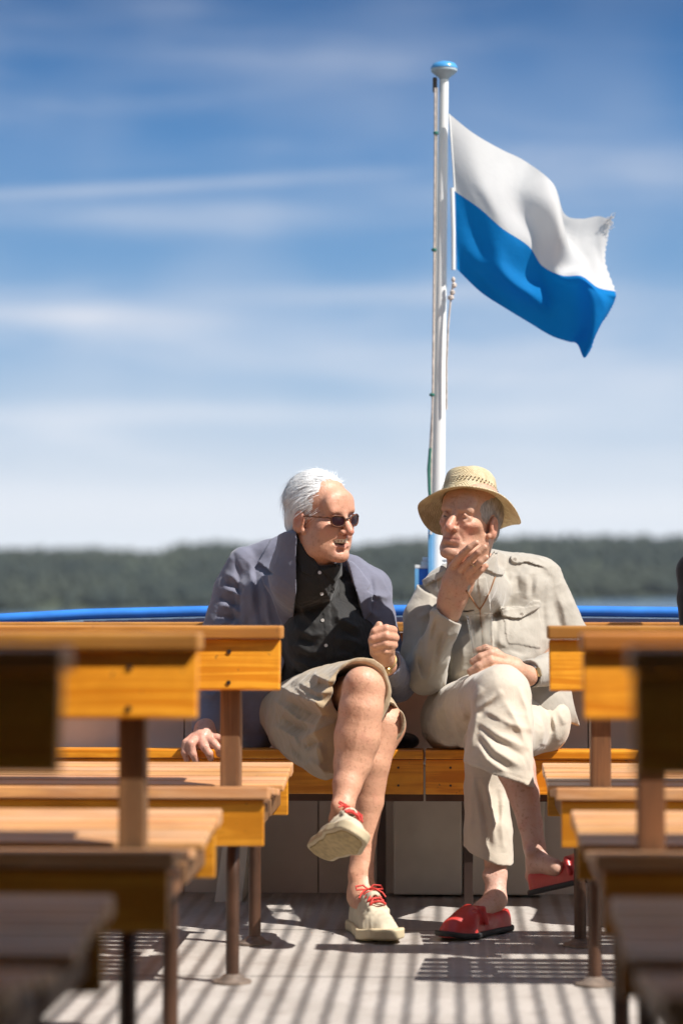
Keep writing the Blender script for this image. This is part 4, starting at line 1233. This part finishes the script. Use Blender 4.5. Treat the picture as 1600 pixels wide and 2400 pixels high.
def bracelet(p, ax, r, mt, parent, name='watch', face=True, tw=.0035):
    ax = Vector(ax).normalized(); u = ax.orthogonal().normalized(); v = ax.cross(u); p = Vector(p)
    m = MB(); m.tube([p + (u * math.cos(a) + v * math.sin(a)) * r for a in [2 * math.pi * k / 28 for k in range(29)]], tw, 8, caps=False)
    w_ = m.build(name, mt, parent, True)
    if face:
        d = Vector((0, -1, .1)); d = (d - ax * d.dot(ax)).normalized()
        m = MB(); m.tube([p + d * (r - .001), p + d * (r + .006)], .013, 18); m.build('dial', GOLD, w_, True)
    return w_
ax = np.array(Wn(905, 1560, 6.58)) - np.array(Wn(899, 1535, 6.53))
bracelet(Wn(902, 1549, 6.555), ax, .029, GOLD, manL)

# ================================================================== the man in the straw hat
R_HEAD = frame(Wn(1097, 1225, 6.60), -27, 7, -7, .95)
RB = .55, .32, .22
manR = empty('person', Vector(Wn(1150, 1700, 6.9)), 'older man in straw hat, khaki safari shirt and red loafers, hand raised to his chin', 'person', 'people sitting at the stern')
body = [group(head_ops(R_HEAD, eyes=True, thin=True), 'u', .01)]
body += ch([(1128, 1325, 6.84, 36), (1140, 1410, 6.95, 66), (1150, 1520, 6.93, 86), (1150, 1650, 6.95, 92)], k=.03)
body += ch([(1040, 1385, 6.95, 24), (1262, 1362, 6.95, 26)], k=.03)
body += ch([(1012, 1402, 6.92, 28), (996, 1575, 6.78, 33), (1035, 1490, 6.66, 30), (1054, 1420, 6.60, 26), (1058, 1396, 6.585, 24)])
# raised hand
body += ch([(1052, 1432, 6.60, 26), (1060, 1402, 6.585, 25), (1072, 1372, 6.565, 27), (1078, 1350, 6.555, 24)], k=.02)
body += ch([(1050, 1402, 6.585, 22), (1056, 1360, 6.56, 19), (1062, 1330, 6.545, 13)], k=.02)
body += ch([(1072, 1402, 6.58, 22), (1092, 1372, 6.57, 20), (1102, 1356, 6.55, 13)], k=.02)
body += ch([(1062, 1326, 6.535, 10), (1084, 1298, 6.495, 8.8), (1100, 1283, 6.478, 8), (1116, 1272, 6.475, 7)], k=.004)
body += ch([(1080, 1336, 6.535, 10), (1100, 1313, 6.495, 8.6), (1120, 1295, 6.478, 7.8), (1135, 1282, 6.477, 7)], k=.004)
body += ch([(1093, 1348, 6.54, 9.6), (1108, 1333, 6.505, 8.4), (1125, 1317, 6.485, 7.6), (1139, 1306, 6.485, 6.8)], k=.004)
body += ch([(1102, 1360, 6.55, 9.5), (1114, 1350, 6.52, 8), (1127, 1336, 6.503, 7.5), (1138, 1327, 6.503, 6.8)], k=.004)
body += ch([(1066, 1368, 6.58, 14), (1062, 1340, 6.60, 12), (1068, 1312, 6.585, 10), (1082, 1292, 6.55, 9)], k=.005)
body += [fold([(1058, 1396), (1060, 1360), (1064, 1338)], 3, 1.3, 6.3, 6.58), fold([(1070, 1396), (1074, 1365), (1080, 1345)], 3, 1.3, 6.3, 6.58), fold([(1080, 1390), (1088, 1366), (1094, 1352)], 3, 1.2, 6.3, 6.58)]
# resting hand
body += ch([(1278, 1362, 6.94, 28), (1338, 1505, 6.93, 30), (1262, 1580, 6.66, 24), (1234, 1585, 6.58, 22)])
body += ch([(1236, 1584, 6.58, 22), (1205, 1570, 6.53, 24), (1182, 1560, 6.51, 22)], k=.015)
body += ch([(1200, 1560, 6.53, 20), (1176, 1545, 6.51, 14)], k=.012) + ch([(1206, 1584, 6.53, 18), (1184, 1576, 6.51, 14)], k=.012)
body += ch([(1178, 1542, 6.50, 11), (1150, 1532, 6.475, 10.5), (1126, 1540, 6.47, 9.5), (1108, 1551, 6.475, 8.5)], k=.004)
body += ch([(1180, 1556, 6.495, 11.5), (1150, 1549, 6.465, 10.5), (1122, 1562, 6.462, 9.5), (1102, 1574, 6.468, 8.5)], k=.004)
body += ch([(1184, 1570, 6.495, 11), (1155, 1566, 6.467, 10), (1125, 1581, 6.465, 9.5), (1104, 1592, 6.47, 8.5)], k=.004)
body += ch([(1190, 1584, 6.505, 10), (1164, 1584, 6.475, 9), (1142, 1592, 6.475, 8)], k=.004)
body += ch([(1190, 1552, 6.53, 13), (1160, 1530, 6.53, 11), (1138, 1520, 6.53, 9.5), (1122, 1524, 6.53, 8.5)], k=.004)
# legs
body += ch([(1075, 1685, 6.9, 64), (1172, 1625, 6.34, 52)], k=.03)
body += ch([(1172, 1625, 6.30, 50), (1182, 1720, 6.28, 50), (1208, 1800, 6.28, 45), (1226, 1860, 6.27, 36), (1242, 1930, 6.26, 28), (1252, 1985, 6.25, 25), (1260, 2025, 6.24, 25)], k=.03)
body += ch([(1260, 2022, 6.24, 25), (1300, 2034, 6.19, 20)], k=.012) + [lm((1256, 2030, 6.25, 22), (1250, 2054, 6.26, 20))]
body += ch([(1235, 1690, 6.9, 64), (1150, 1724, 6.48, 40)], k=.03)
body += ch([(1146, 1722, 6.46, 38), (1144, 1850, 6.44, 30), (1158, 1980, 6.42, 28), (1162, 2050, 6.40, 25), (1160, 2110, 6.37, 25)], k=.03)
body += ch([(1160, 2110, 6.37, 25), (1118, 2142, 6.32, 22)], k=.015)
body += [el((1240, 1998, 6.22), (10, 10, 11), k=.015), el((1140, 2052, 6.38), (9, 9, 11), k=.02), rumple(.2, 50, 5)]
lo, hi = bounds([(920, 1095), (1400, 2200)], 6.0, 7.15, .02)
me, V = isomesh('body', body, lo, hi, .0028)
tint = head_tint(V, R_HEAD, RB, False)
tint[V[:, 2] < .58] = np.array([.64, .40, .32])
paint(me, tint)
put('body', me, SKIN, manR)

SAFARI = cloth('khaki_shirt_cloth', (.40, .365, .315), .85, 1200, .05)
CREAM = cloth('cream_trouser_cloth', (.57, .50, .41), .85, 1200, .05)
sh_t = []
sh_t += ch([(1075, 1400, 6.93, 76), (1080, 1520, 6.92, 80), (1085, 1620, 6.92, 78)], k=.04)
sh_t += ch([(1225, 1390, 6.93, 80), (1235, 1500, 6.92, 88), (1235, 1600, 6.92, 88)], k=.04)
sh_t += [el((1150, 1530, 6.83), (110, 75, 95), k=.05)] + ch([(1035, 1378, 6.94, 42), (1150, 1340, 6.92, 52), (1255, 1346, 6.94, 46)], k=.04)
sr = list(sh_t)
sr += [group([cap(fr_pt(R_HEAD, (0, -.034, -.06)), fr_pt(R_HEAD, (0, -.054, -.165)), .070, .074, 'u', .02), cap(fr_pt(R_HEAD, (0, -.054, -.165)), Wn(1140, 1400, 6.92), .074, .085, 'u', .02), cap(fr_pt(R_HEAD, (0, .010, -.10)), fr_pt(R_HEAD, (0, -.02, -.16)), .050, .066, 'u', .02), poly([(1000, 1150), (1030, 1322), (1070, 1345), (1100, 1362), (1118, 1350), (1134, 1322), (1160, 1288), (1186, 1282), (1300, 1200)], 6.0, 7.4, 's', k=.002)], 'u', .015)]
sr += [cap(Wn(1104, 1335, 6.68), Wn(1112, 1368, 6.73), .022, .010, 's', .008)]                    # open neck
sr += [poly([(1168, 1292), (1184, 1300), (1186, 1330), (1178, 1350), (1160, 1346), (1138, 1334), (1130, 1322)], 6.5, 6.95, off=.008, k=.0015)]
sr += [poly([(1086, 1352), (1104, 1372), (1098, 1392), (1078, 1376)], 6.5, 6.95, off=.008, k=.0015)]
sr += [poly([(1118, 1352), (1140, 1352), (1148, 1400), (1152, 1450), (1156, 1520), (1160, 1600), (1136, 1600), (1132, 1520), (1128, 1450), (1122, 1400)], 6.4, 6.92, off=.003, k=.001)]
# pockets and flaps
sr += [poly([(1176, 1440), (1262, 1424), (1272, 1470), (1268, 1522), (1190, 1508), (1182, 1470)], 6.4, 6.97, off=.003, k=.001)]
sr += [poly([(1170, 1426), (1200, 1420), (1228, 1424), (1250, 1408), (1270, 1406), (1270, 1424), (1248, 1436), (1222, 1450), (1196, 1450), (1176, 1444)], 6.4, 6.97, off=.009, k=.0012)]
sr += [poly([(1066, 1438), (1112, 1430), (1112, 1448), (1086, 1456), (1066, 1452)], 6.4, 6.97, off=.006, k=.0012)]
# shoulder straps
sr += [poly([(1196, 1304), (1215, 1300), (1262, 1306), (1290, 1320), (1300, 1336), (1262, 1326), (1232, 1318), (1212, 1322), (1200, 1318)], 6.5, 7.1, off=.008, k=.0012)]
sr += [poly([(988, 1360), (1010, 1346), (1046, 1334), (1044, 1350), (1010, 1366), (994, 1376)], 6.5, 7.1, off=.008, k=.0012)]
slR = ch([(1018, 1388, 6.92, 44), (990, 1450, 6.88, 46), (985, 1530, 6.82, 45), (998, 1582, 6.76, 43)], k=.03) + ch([(998, 1582, 6.76, 43), (1018, 1530, 6.70, 41), (1044, 1462, 6.62, 35), (1050, 1440, 6.60, 34)], k=.03)
cutc = plane3((1022, 1430, 6.62), (1079, 1463, 6.60), (1050, 1440, 6.66), up=(0, 0, 1))
sr += [group([group(slR, 'u', 0), cutc, cap(Wn(1051, 1447, 6.605), Wn(1062, 1400, 6.58), .030, .036, 's', .002)], 'u', .006)]
sr += [poly([(1010, 1470), (1030, 1425), (1085, 1460), (1066, 1500)], 6.4, 6.72, off=.002, k=.001)]
slL = ch([(1272, 1352, 6.93, 45), (1300, 1420, 6.93, 46), (1340, 1500, 6.92, 44), (1330, 1550, 6.84, 42), (1275, 1572, 6.68, 36), (1246, 1578, 6.61, 33)], k=.03)
sr += [group([group(slL, 'u', 0), plane(Wn(1241, 1578, 6.60), Wn(1225, 1585, 6.56) - Wn(1262, 1575, 6.64)), cap(Wn(1262, 1580, 6.65), Wn(1222, 1586, 6.56), .029, .033, 's', .002)], 'u', .008)]
sr += [poly([(1236, 1548), (1262, 1542), (1268, 1612), (1244, 1612)], 6.4, 6.75, off=.002, k=.001)]
# shirt tails
tail = [poly([(1170, 1600), (1240, 1590), (1326, 1590), (1340, 1620), (1348, 1662), (1358, 1702), (1330, 1694), (1290, 1672), (1240, 1650), (1190, 1640)], 6.3, 7.2, 'i')]
tl = group(ch([(1150, 1655, 6.86, 78), (1250, 1660, 6.82, 84), (1310, 1665, 6.88, 66)], k=.04) + tail, 'u', .004)
tl2 = group(ch([(1080, 1690, 6.90, 96), (1150, 1660, 6.86, 90)], k=.04) + [poly([(1110, 1590), (1070, 1590), (1020, 1640), (990, 1700), (984, 1748), (996, 1758), (1004, 1710), (1030, 1668), (1075, 1640), (1100, 1628)], 6.3, 7.2, 'i')], 'u', .004)
sr += [tl, tl2]
sr += folds([[(1010, 1400), (990, 1470), (975, 1540)], [(1030, 1400), (1012, 1470), (1000, 1530)], [(965, 1500), (975, 1560), (990, 1600)], [(1020, 1500), (1010, 1560), (1000, 1610)], [(1052, 1480), (1036, 1520), (1022, 1570)], [(975, 1450), (1000, 1440), (1020, 1420)]], 8, 9, 6.3, 7.1)
sr += folds([[(1000, 1430), (985, 1500)], [(1022, 1450), (1010, 1500)], [(985, 1540), (995, 1590)], [(1040, 1480), (1024, 1540)]], 7, -9, 6.3, 7.1)
sr += folds([[(1232, 1345), (1236, 1375), (1232, 1405)], [(1262, 1350), (1256, 1375), (1250, 1398)], [(1286, 1350), (1272, 1385), (1266, 1410)], [(1300, 1380), (1320, 1430), (1330, 1480)], [(1200, 1340), (1196, 1400)],
             [(1165, 1500), (1200, 1530), (1250, 1545)], [(1170, 1535), (1215, 1550), (1240, 1552)], [(1165, 1470), (1175, 1520)], [(1080, 1480), (1085, 1540), (1075, 1600)], [(1050, 1590), (1090, 1570), (1110, 1572)], [(1040, 1612), (1080, 1596), (1104, 1600)]], 9, 6, 6.3, 7.1)
sr += folds([[(1246, 1345), (1244, 1395)], [(1278, 1370), (1272, 1420), (1276, 1500)], [(1170, 1515), (1230, 1536)], [(1162, 1420), (1166, 1500)], [(1062, 1500), (1060, 1580)], [(1212, 1350), (1214, 1390)]], 8, -7, 6.3, 7.1)
sr += [fold([(1292, 1322), (1276, 1360), (1262, 1392)], 3, -2), fold([(1194, 1442), (1192, 1504)], 2, -1.2), rumple(2.2, 30, 31), rumple(.9, 75, 32)]
lo, hi = bounds([(925, 1275), (1410, 1775)], 6.35, 7.2, .02)
me, V = isomesh('shirt', sr, lo, hi, .003)
shR = put('shirt', me, SAFARI, manR)
for (x, y) in ((1137, 1393), (1142, 1452), (1146, 1530), (1206, 1311), (1222, 1440)):
    p = surf(sr, x, y)
    m = MB(); m.tube([Vector(p) + Vector((0, .002, 0)), Vector(p) + Vector((0, -.003, 0))], .0052, 12); m.build('button', plain('khaki_button', (.42, .38, .33), .4), shR, True)

# trousers
tr = ch([(1070, 1690, 6.95, 84), (1235, 1690, 6.95, 88)], k=.03)
tr += ch([(1062, 1684, 6.88, 78), (1120, 1655, 6.60, 76), (1172, 1628, 6.31, 66)], k=.03)
shin_o = ch([(1172, 1630, 6.31, 68), (1174, 1700, 6.29, 74), (1168, 1780, 6.27, 80), (1168, 1880, 6.27, 88)], k=.03, sc=(1, 1.0, 1))
hem1 = plane3((1085, 1788, 6.25), (1165, 1818, 6.20), (1256, 1848, 6.25), up=(0, 0, -1))
in1 = group(ch([(1185, 1760, 6.28, 55), (1172, 1880, 6.27, 82)], k=.03), 's', .003)
tr += [group([group(shin_o, 'u', 0), hem1, in1], 'u', .02)]
tr += ch([(1240, 1695, 6.90, 80), (1200, 1715, 6.62, 70), (1152, 1735, 6.44, 58)], k=.03)
tr += [el((1290, 1690, 6.80), (48, 60, 70), k=.03)]
sh2 = ch([(1140, 1740, 6.46, 54), (1138, 1850, 6.45, 50), (1143, 1950, 6.43, 56), (1144, 2060, 6.42, 62)], k=.03)
hem2 = plane3((1088, 1990, 6.40), (1140, 2024, 6.34), (1196, 2030, 6.40), up=(0, 0, -1))
in2 = group(ch([(1150, 1990, 6.43, 38), (1144, 2070, 6.42, 57)], k=.03), 's', .003)
tr += [group([group(sh2, 'u', 0), hem2, in2], 'u', .01)]
tr += folds([[(1100, 1760), (1112, 1700), (1120, 1670)], [(1118, 1690), (1160, 1720), (1230, 1752)], [(1120, 1712), (1160, 1760), (1225, 1800)], [(1116, 1740), (1140, 1780), (1190, 1815)], [(1130, 1660), (1175, 1690), (1240, 1712)], [(1110, 1665), (1150, 1640), (1180, 1620)],
             [(1215, 1610), (1235, 1660), (1246, 1720)], [(1130, 1610), (1112, 1640), (1100, 1680)], [(1180, 1640), (1210, 1690), (1240, 1760)]], 9, 8, 5.9, 6.6)
tr += folds([[(1122, 1680), (1150, 1650), (1170, 1622)], [(1124, 1700), (1165, 1738), (1230, 1775)], [(1120, 1728), (1150, 1772), (1200, 1808)], [(1140, 1675), (1190, 1700)], [(1105, 1640), (1098, 1700)]], 8, -7, 5.9, 6.6)
tr += folds([[(1020, 1680), (1030, 1720), (1045, 1750)], [(1050, 1650), (1060, 1690), (1085, 1740)], [(1075, 1650), (1090, 1690)], [(1030, 1650), (1010, 1700)], [(1285, 1650), (1300, 1700), (1305, 1740)], [(1265, 1660), (1275, 1710), (1270, 1750)], [(1308, 1660), (1322, 1700)]], 9, 7, 6.4, 7.1)
tr += folds([[(1040, 1665), (1050, 1710)], [(1292, 1660), (1290, 1720)], [(1060, 1720), (1075, 1760)]], 8, -7, 6.4, 7.1)
tr += folds([[(1105, 1800), (1120, 1900), (1130, 1980)], [(1130, 1820), (1150, 1900), (1160, 1990)], [(1180, 1860), (1175, 1940), (1182, 2000)], [(1100, 1830), (1104, 1900), (1100, 1970)]], 8, 6, 6.2, 6.6)
tr += folds([[(1118, 1830), (1138, 1920), (1148, 1990)], [(1165, 1850), (1168, 1930)]], 8, -7, 6.2, 6.6)
tr += [fold([(1086, 1776), (1165, 1806), (1256, 1836)], 2, -1.2, 5.9, 6.4), rumple(2.4, 28, 41), rumple(.9, 75, 42)]
lo, hi = bounds([(960, 1520), (1360, 2060)], 6.1, 7.15, .02)
me, V = isomesh('trousers', tr, lo, hi, .003)
put('trousers', me, CREAM, manR)

RED = plain('red_leather', (.50, .035, .03), .38, 0, .12, 25, .15, .2)
BSOLE = plain('black_rubber_sole', (.02, .02, .022), .6)
h1 = Wn(1190, 2165, 6.42); h1[2] = .003; t1 = Wn(1064, 2190, 6.235); t1[2] = .003
make_shoe(manR, frame_dir(h1, t1 - h1, (0, 0, 1)), 'loafer', RED, BSOLE, -1, .29)
F_ = frame_dir((0, 0, 0), np.array([.82, -.48, .26]), np.array([-.26, .06, .96]))
make_shoe(manR, (F_[0], Wn(1260, 2016, 6.245) - F_[0] @ np.array([0, .050, .082])), 'loafer', RED, BSOLE, 1, .29)

# grey side hair, eyebrows
def hgrey(t, b):
    n = noise(t, 6, 4, .6, sc=(60, 8, 8))
    t.l.new(t.mix(t.maprange(n.outputs[0], .3, .7), col((.22, .20, .18)), col((.42, .39, .36))), b.inputs['Base Color']); b.inputs['Roughness'].default_value = .55
hair_obj(R_HEAD, manR, mat('grey_hair', hgrey), False, 500, 2)

# straw hat
def straw(t, b):
    tcn = t.node('ShaderNodeTexCoord')
    n = noise(t, 30, 4, .6)
    ck = t.node('ShaderNodeTexWave', wave_type='BANDS', bands_direction='DIAGONAL', inp={0: tcn.outputs['Object'], 'Scale': 75.0, 'Distortion': 6.0, 'Detail': 1.0})
    c = t.mix(t.maprange(n.outputs[0], .3, .7), col((.70, .56, .34)), col((.88, .76, .53)))
    c = t.mix(t.math('MULTIPLY', ck.outputs['Fac'], .35), c, col((.42, .30, .13)))
    t.l.new(c, b.inputs['Base Color']); b.inputs['Roughness'].default_value = .6
    bump(t, b, ck.outputs['Fac'], .8, .0015)
    tr_ = t.node('ShaderNodeBsdfTranslucent', inp={0: c})
    mx = t.node('ShaderNodeMixShader', inp={0: .25, 1: b.outputs[0], 2: tr_.outputs[0]})
    t.l.new(mx.outputs[0], t.n['Material Output'].inputs[0])
STRAW = mat('straw', straw)
HAT = frame(fr_pt(R_HEAD, (.018, -.024, .057)), -24, 22, 7, .97)
hat = empty('straw_hat', Vector(HAT[1])); hat.parent = manR; hat.location = Vector(HAT[1]) - manR.location
prof = []
nr, na = 14, 72
vv, ff = [], []
for i in range(nr + 1):
    f = i / nr
    for k in range(na):
        a = 2 * math.pi * k / na
        ca, sa = math.cos(a), math.sin(a)
        rx, ry = .079 + (.142 - .079) * f, .098 + (.157 - .098) * f
        z = -.020 * f * (0.5 - .5 * abs(ca)) * (1.3 if sa < 0 else .9) - .012 * f ** 2 + .009 * math.sin(3 * a + .6) * f + .004 * math.sin(5 * a) * f
        z += -.030 * f ** 1.6 * ca ** 2          # side on the viewer's left hangs a little
        vv.append(fr_pt(HAT, (rx * ca, ry * sa, z)))
for i in range(nr):
    for k in range(na):
        ff.append((i * na + k, i * na + (k + 1) % na, (i + 1) * na + (k + 1) % na, (i + 1) * na + k))
me = bpy.data.meshes.new('brim'); me.from_pydata([tuple(v) for v in vv], [], ff)
br = link_mesh('brim', me, STRAW, hat, True)
md = br.modifiers.new('t', 'SOLIDIFY'); md.thickness = .003
vv, ff = [], []
prof = [(1.0, 0), (.985, .012), (.955, .030), (.925, .050), (.895, .066), (.86, .078), (.78, .088), (.62, .094), (.40, .091), (.18, .086), (.02, .085)]
for i, (r_, z) in enumerate(prof):
    for k in range(na):
        a = 2 * math.pi * k / na
        rx, ry = .0795 * r_, .0985 * r_
        dent = -.014 * math.exp(-(math.cos(a) * r_ / .35) ** 2) * (1 if z > .08 else 0) * .8
        pinch = 1 - .10 * max(0, math.sin(a)) ** 2 * min(z / .08, 1) * abs(math.cos(a))
        vv.append(fr_pt(HAT, (rx * math.cos(a) * pinch, ry * math.sin(a), z + dent)))
for i in range(len(prof) - 1):
    for k in range(na):
        ff.append((i * na + k, i * na + (k + 1) % na, (i + 1) * na + (k + 1) % na, (i + 1) * na + k))
me = bpy.data.meshes.new('crown'); me.from_pydata([tuple(v) for v in vv], [], ff)
cr = link_mesh('crown', me, STRAW, hat, True)
md = cr.modifiers.new('t', 'SOLIDIFY'); md.thickness = .0025
m = MB()                                  # openwork lozenges round the crown
for k in range(44):
    for row, (z, r_) in enumerate(((.034, .952), (.043, .938))):
        a = 2 * math.pi * (k + .5 * row) / 44
        c0 = Vector((.0795 * r_ * math.cos(a), .0985 * r_ * math.sin(a), z)) * 1.0
        nrm = Vector((math.cos(a) / .0795, math.sin(a) / .0985, 12)).normalized(); tg = Vector((-math.sin(a) * .0795, math.cos(a) * .0985, 0)).normalized(); up = nrm.cross(tg)
        q_ = [c0 + nrm * .0016 + tg * (x * .0030) + up * (y * .0045) + tg * y * .002 for x, y in ((1, 0), (0, 1), (-1, 0), (0, -1))]
        vs = [m.bm.verts.new(fr_pt(HAT, p)) for p in q_]
        m.bm.faces.new(vs)
m.build('openwork', plain('straw_gap', (.10, .05, .02), .8), cr)
m = MB()
m.tube([fr_pt(HAT, (.0815 * math.cos(a), .1005 * math.sin(a), .006)) for a in [2 * math.pi * k / 60 for k in range(61)]], .0045, 8, caps=False)
m.build('braid', STRAW, cr, True)

# watch, rings, neck cord
ax = Wn(1262, 1580, 6.65) - Wn(1234, 1585, 6.58)
bracelet(Wn(1238, 1584, 6.592), ax, .029, plain('black_strap', (.02, .018, .02), .4), manR, tw=.0045)
bracelet(Wn(1152, 1566, 6.468), Wn(1125, 1581, 6.465) - Wn(1155, 1566, 6.467), .0128, plain('bright_gold', (.85, .62, .28), .25, .9), manR, 'ring', False, .0018)
bracelet(Wn(1111, 1321, 6.497), Wn(1122, 1312, 6.49) - Wn(1104, 1328, 6.505), .0125, GOLD, manR, 'ring', False, .0013)
CORD = plain('brown_cord', (.32, .16, .08), .6)
def on_shirt(x, y): p = surf(sr, x, y); return Vector(p) + Vector((0, -.004, 0))
def dens(pts): return [(x0 + (x1 - x0) * f, y0 + (y1 - y0) * f) for (x0, y0), (x1, y1) in zip(pts, pts[1:]) for f in (0, .2, .4, .6, .8)] + [pts[-1]]
m = MB(); m.tube([on_shirt(x, y) for x, y in dens([(1092, 1384), (1104, 1402), (1116, 1420), (1124, 1430)])], .0028, 6)
m.tube([on_shirt(x, y) for x, y in dens([(1160, 1352), (1148, 1385), (1136, 1410), (1124, 1430), (1126, 1450), (1128, 1470)])], .0020, 6)
m.build('neck_cord', CORD, manR, True)

# clear plastic cup in the resting hand
def clear(t, b):
    b.inputs['Base Color'].default_value = (.96, .97, .97, 1); b.inputs['Roughness'].default_value = .08
    b.inputs['Transmission Weight'].default_value = 1.0; b.inputs['IOR'].default_value = 1.12; b.inputs['Alpha'].default_value = .38
    b.inputs['Specular IOR Level'].default_value = .9; b.inputs['Coat Weight'].default_value = .6
CLEAR = mat('clear_plastic', clear)
cb, ct = Wn(1134, 1562, 6.51), Wn(1122, 1440, 6.50)
dv = Vector(ct - cb)
m = MB()
n = 28; rings = []
for (f, r_) in ((0, .020), (.02, .024), (.4, .028), (.97, .0345), (1.0, .0365), (.985, .0335), (.4, .0265), (.04, .022)):
    c_ = Vector(cb) + dv * f; u = dv.orthogonal().normalized(); v = dv.normalized().cross(u)
    rings.append([m.bm.verts.new(c_ + (u * math.cos(2 * math.pi * k / n) + v * math.sin(2 * math.pi * k / n)) * (r_ + .0006 * math.sin(6 * math.pi * 2 * k / n))) for k in range(n)])
for i in range(len(rings) - 1):
    for k in range(n): m.bm.faces.new((rings[i][k], rings[i][(k + 1) % n], rings[i + 1][(k + 1) % n], rings[i + 1][k]))
m.bm.faces.new(rings[0][::-1]); m.bm.faces.new(rings[-1])
tag(m.build('plastic_cup', CLEAR, None, True), 'empty clear plastic cup held on the knee of the man in the straw hat', 'cup')

# ================================================================== a third passenger, only a sleeve of whom is in the picture
DX = 128
T_HEAD = frame(Wn(1600 + DX, 1200, 6.85), 30, -5, 0, .95)
manT = empty('person', Vector(Wn(1610 + DX, 1700, 6.95)), 'passenger dressed in black at the right edge of the photo, only one sleeve in view', 'person', 'people sitting at the stern')
body = [group(head_ops(T_HEAD, eyes=True), 'u', .01)]
body += ch([(1600 + DX, 1290, 6.9, 50), (1600 + DX, 1400, 6.95, 70), (1605 + DX, 1640, 6.95, 80)], k=.03)
body += ch([(1498 + DX, 1345, 6.93, 30), (1497 + DX, 1430, 6.9, 27), (1512 + DX, 1560, 6.85, 26), (1560 + DX, 1640, 6.6, 22), (1580 + DX, 1650, 6.5, 24), (1600 + DX, 1660, 6.42, 14)])
body += ch([(1700 + DX, 1345, 6.93, 30), (1715 + DX, 1500, 6.95, 28), (1680 + DX, 1640, 6.6, 22), (1670 + DX, 1650, 6.5, 24)])
for q in (-1, 1):
    body += ch([(1600 + DX + 50 * q, 1700, 6.9, 60), (1600 + DX + 60 * q, 1690, 6.4, 46), (1600 + DX + 60 * q, 1900, 6.4, 34), (1600 + DX + 60 * q, 2110, 6.42, 28)], k=.02)
lo, hi = bounds([(1440 + DX, 1070), (1780 + DX, 2200)], 6.1, 7.15, .02)
me, V = isomesh('body', body, lo, hi, .006)
paint(me, head_tint(V, T_HEAD, LB, False))
put('body', me, SKIN, manT)
BLACK = cloth('black_jersey', (.012, .012, .013), .8, 1000, .1)
sw = ch([(1500 + DX, 1338, 6.93, 40), (1600 + DX, 1305, 6.93, 48), (1700 + DX, 1338, 6.93, 40)], k=.03) + ch([(1600 + DX, 1400, 6.93, 96), (1605 + DX, 1640, 6.93, 100)], k=.04)
sw += ch([(1500 + DX, 1342, 6.93, 40), (1494 + DX, 1400, 6.91, 36), (1508 + DX, 1540, 6.86, 36), (1550 + DX, 1630, 6.62, 30)], k=.03) + ch([(1700 + DX, 1342, 6.93, 40), (1715 + DX, 1500, 6.95, 38), (1682 + DX, 1632, 6.62, 30)], k=.03)
sw += folds([[(1470 + DX, 1360), (1490 + DX, 1400), (1500 + DX, 1440)], [(1466 + DX, 1400), (1490 + DX, 1450)]], 7, 3, 6.4, 7.1) + [rumple(2.5, 26, 51)]
lo, hi = bounds([(1430 + DX, 1240), (1790 + DX, 1760)], 6.5, 7.15, .02)
me, V = isomesh('sweater', sw, lo, hi, .004)
put('sweater', me, BLACK, manT)
tr = []
for q in (-1, 1):
    tr += ch([(1600 + DX + 50 * q, 1695, 6.92, 76), (1600 + DX + 60 * q, 1690, 6.4, 56), (1600 + DX + 60 * q, 1900, 6.4, 48), (1600 + DX + 60 * q, 2130, 6.42, 44)], k=.03)
lo, hi = bounds([(1440 + DX, 1600), (1780 + DX, 2190)], 6.2, 7.15, .02)
me, V = isomesh('trousers', tr + [rumple(2.5, 26, 52)], lo, hi, .005)
put('trousers', me, BLACK, manT)
for q in (-1, 1):
    h1 = Wn(1600 + DX + 60 * q, 2170, 6.47); h1[2] = .003
    make_shoe(manT, frame_dir(h1, (.1 * q, -1, 0), (0, 0, 1)), 'loafer', plain('black_leather', (.02, .02, .02), .4), BSOLE, q, .29, .005)
hair_obj(T_HEAD, manT, mat('grey_hair', hgrey), True, 300, 9)

# black bag between the two men
bg_ = [el((938, 1738, 6.93), (44, 50, 20), k=.01), el((905, 1744, 6.95), (40, 60, 14), k=.02), lm((915, 1726, 6.98, 12), (965, 1736, 6.93, 13)), fold([(900, 1740), (975, 1742)], 4, -3), rumple(2, 40, 61)]
lo, hi = bounds([(850, 1700), (1000, 1775)], 6.75, 7.1, .01)
me, V = isomesh('cloth_cap', bg_, lo, hi, .003)
o = put('cloth_cap', me, cloth('black_felt', (.012, .012, .014), .9), None)
tag(o, 'soft black cap lying on the stern bench between the two men', 'cap')

# ------------------------------------------------------------------ air over the lake
m = MB(); m.box((-2600, -70, -62), (2600, 2650, 90), 0)
hz = m.build('haze', None)
hm = bpy.data.materials.new('haze_air'); hm.use_nodes = True
hm.node_tree.nodes.clear()
t = NT(hm.node_tree)
pv = t.node('ShaderNodeVolumePrincipled', inp={'Color': (.80, .88, 1.0, 1), 'Density': .00013, 'Anisotropy': .2})
o_ = t.node('ShaderNodeOutputMaterial'); t.l.new(pv.outputs[0], o_.inputs['Volume'])
hz.data.materials.clear(); hz.data.materials.append(hm)
tag(hz, 'thin summer haze over the lake', None, None, 'stuff')
S.cycles.volume_bounces = 0
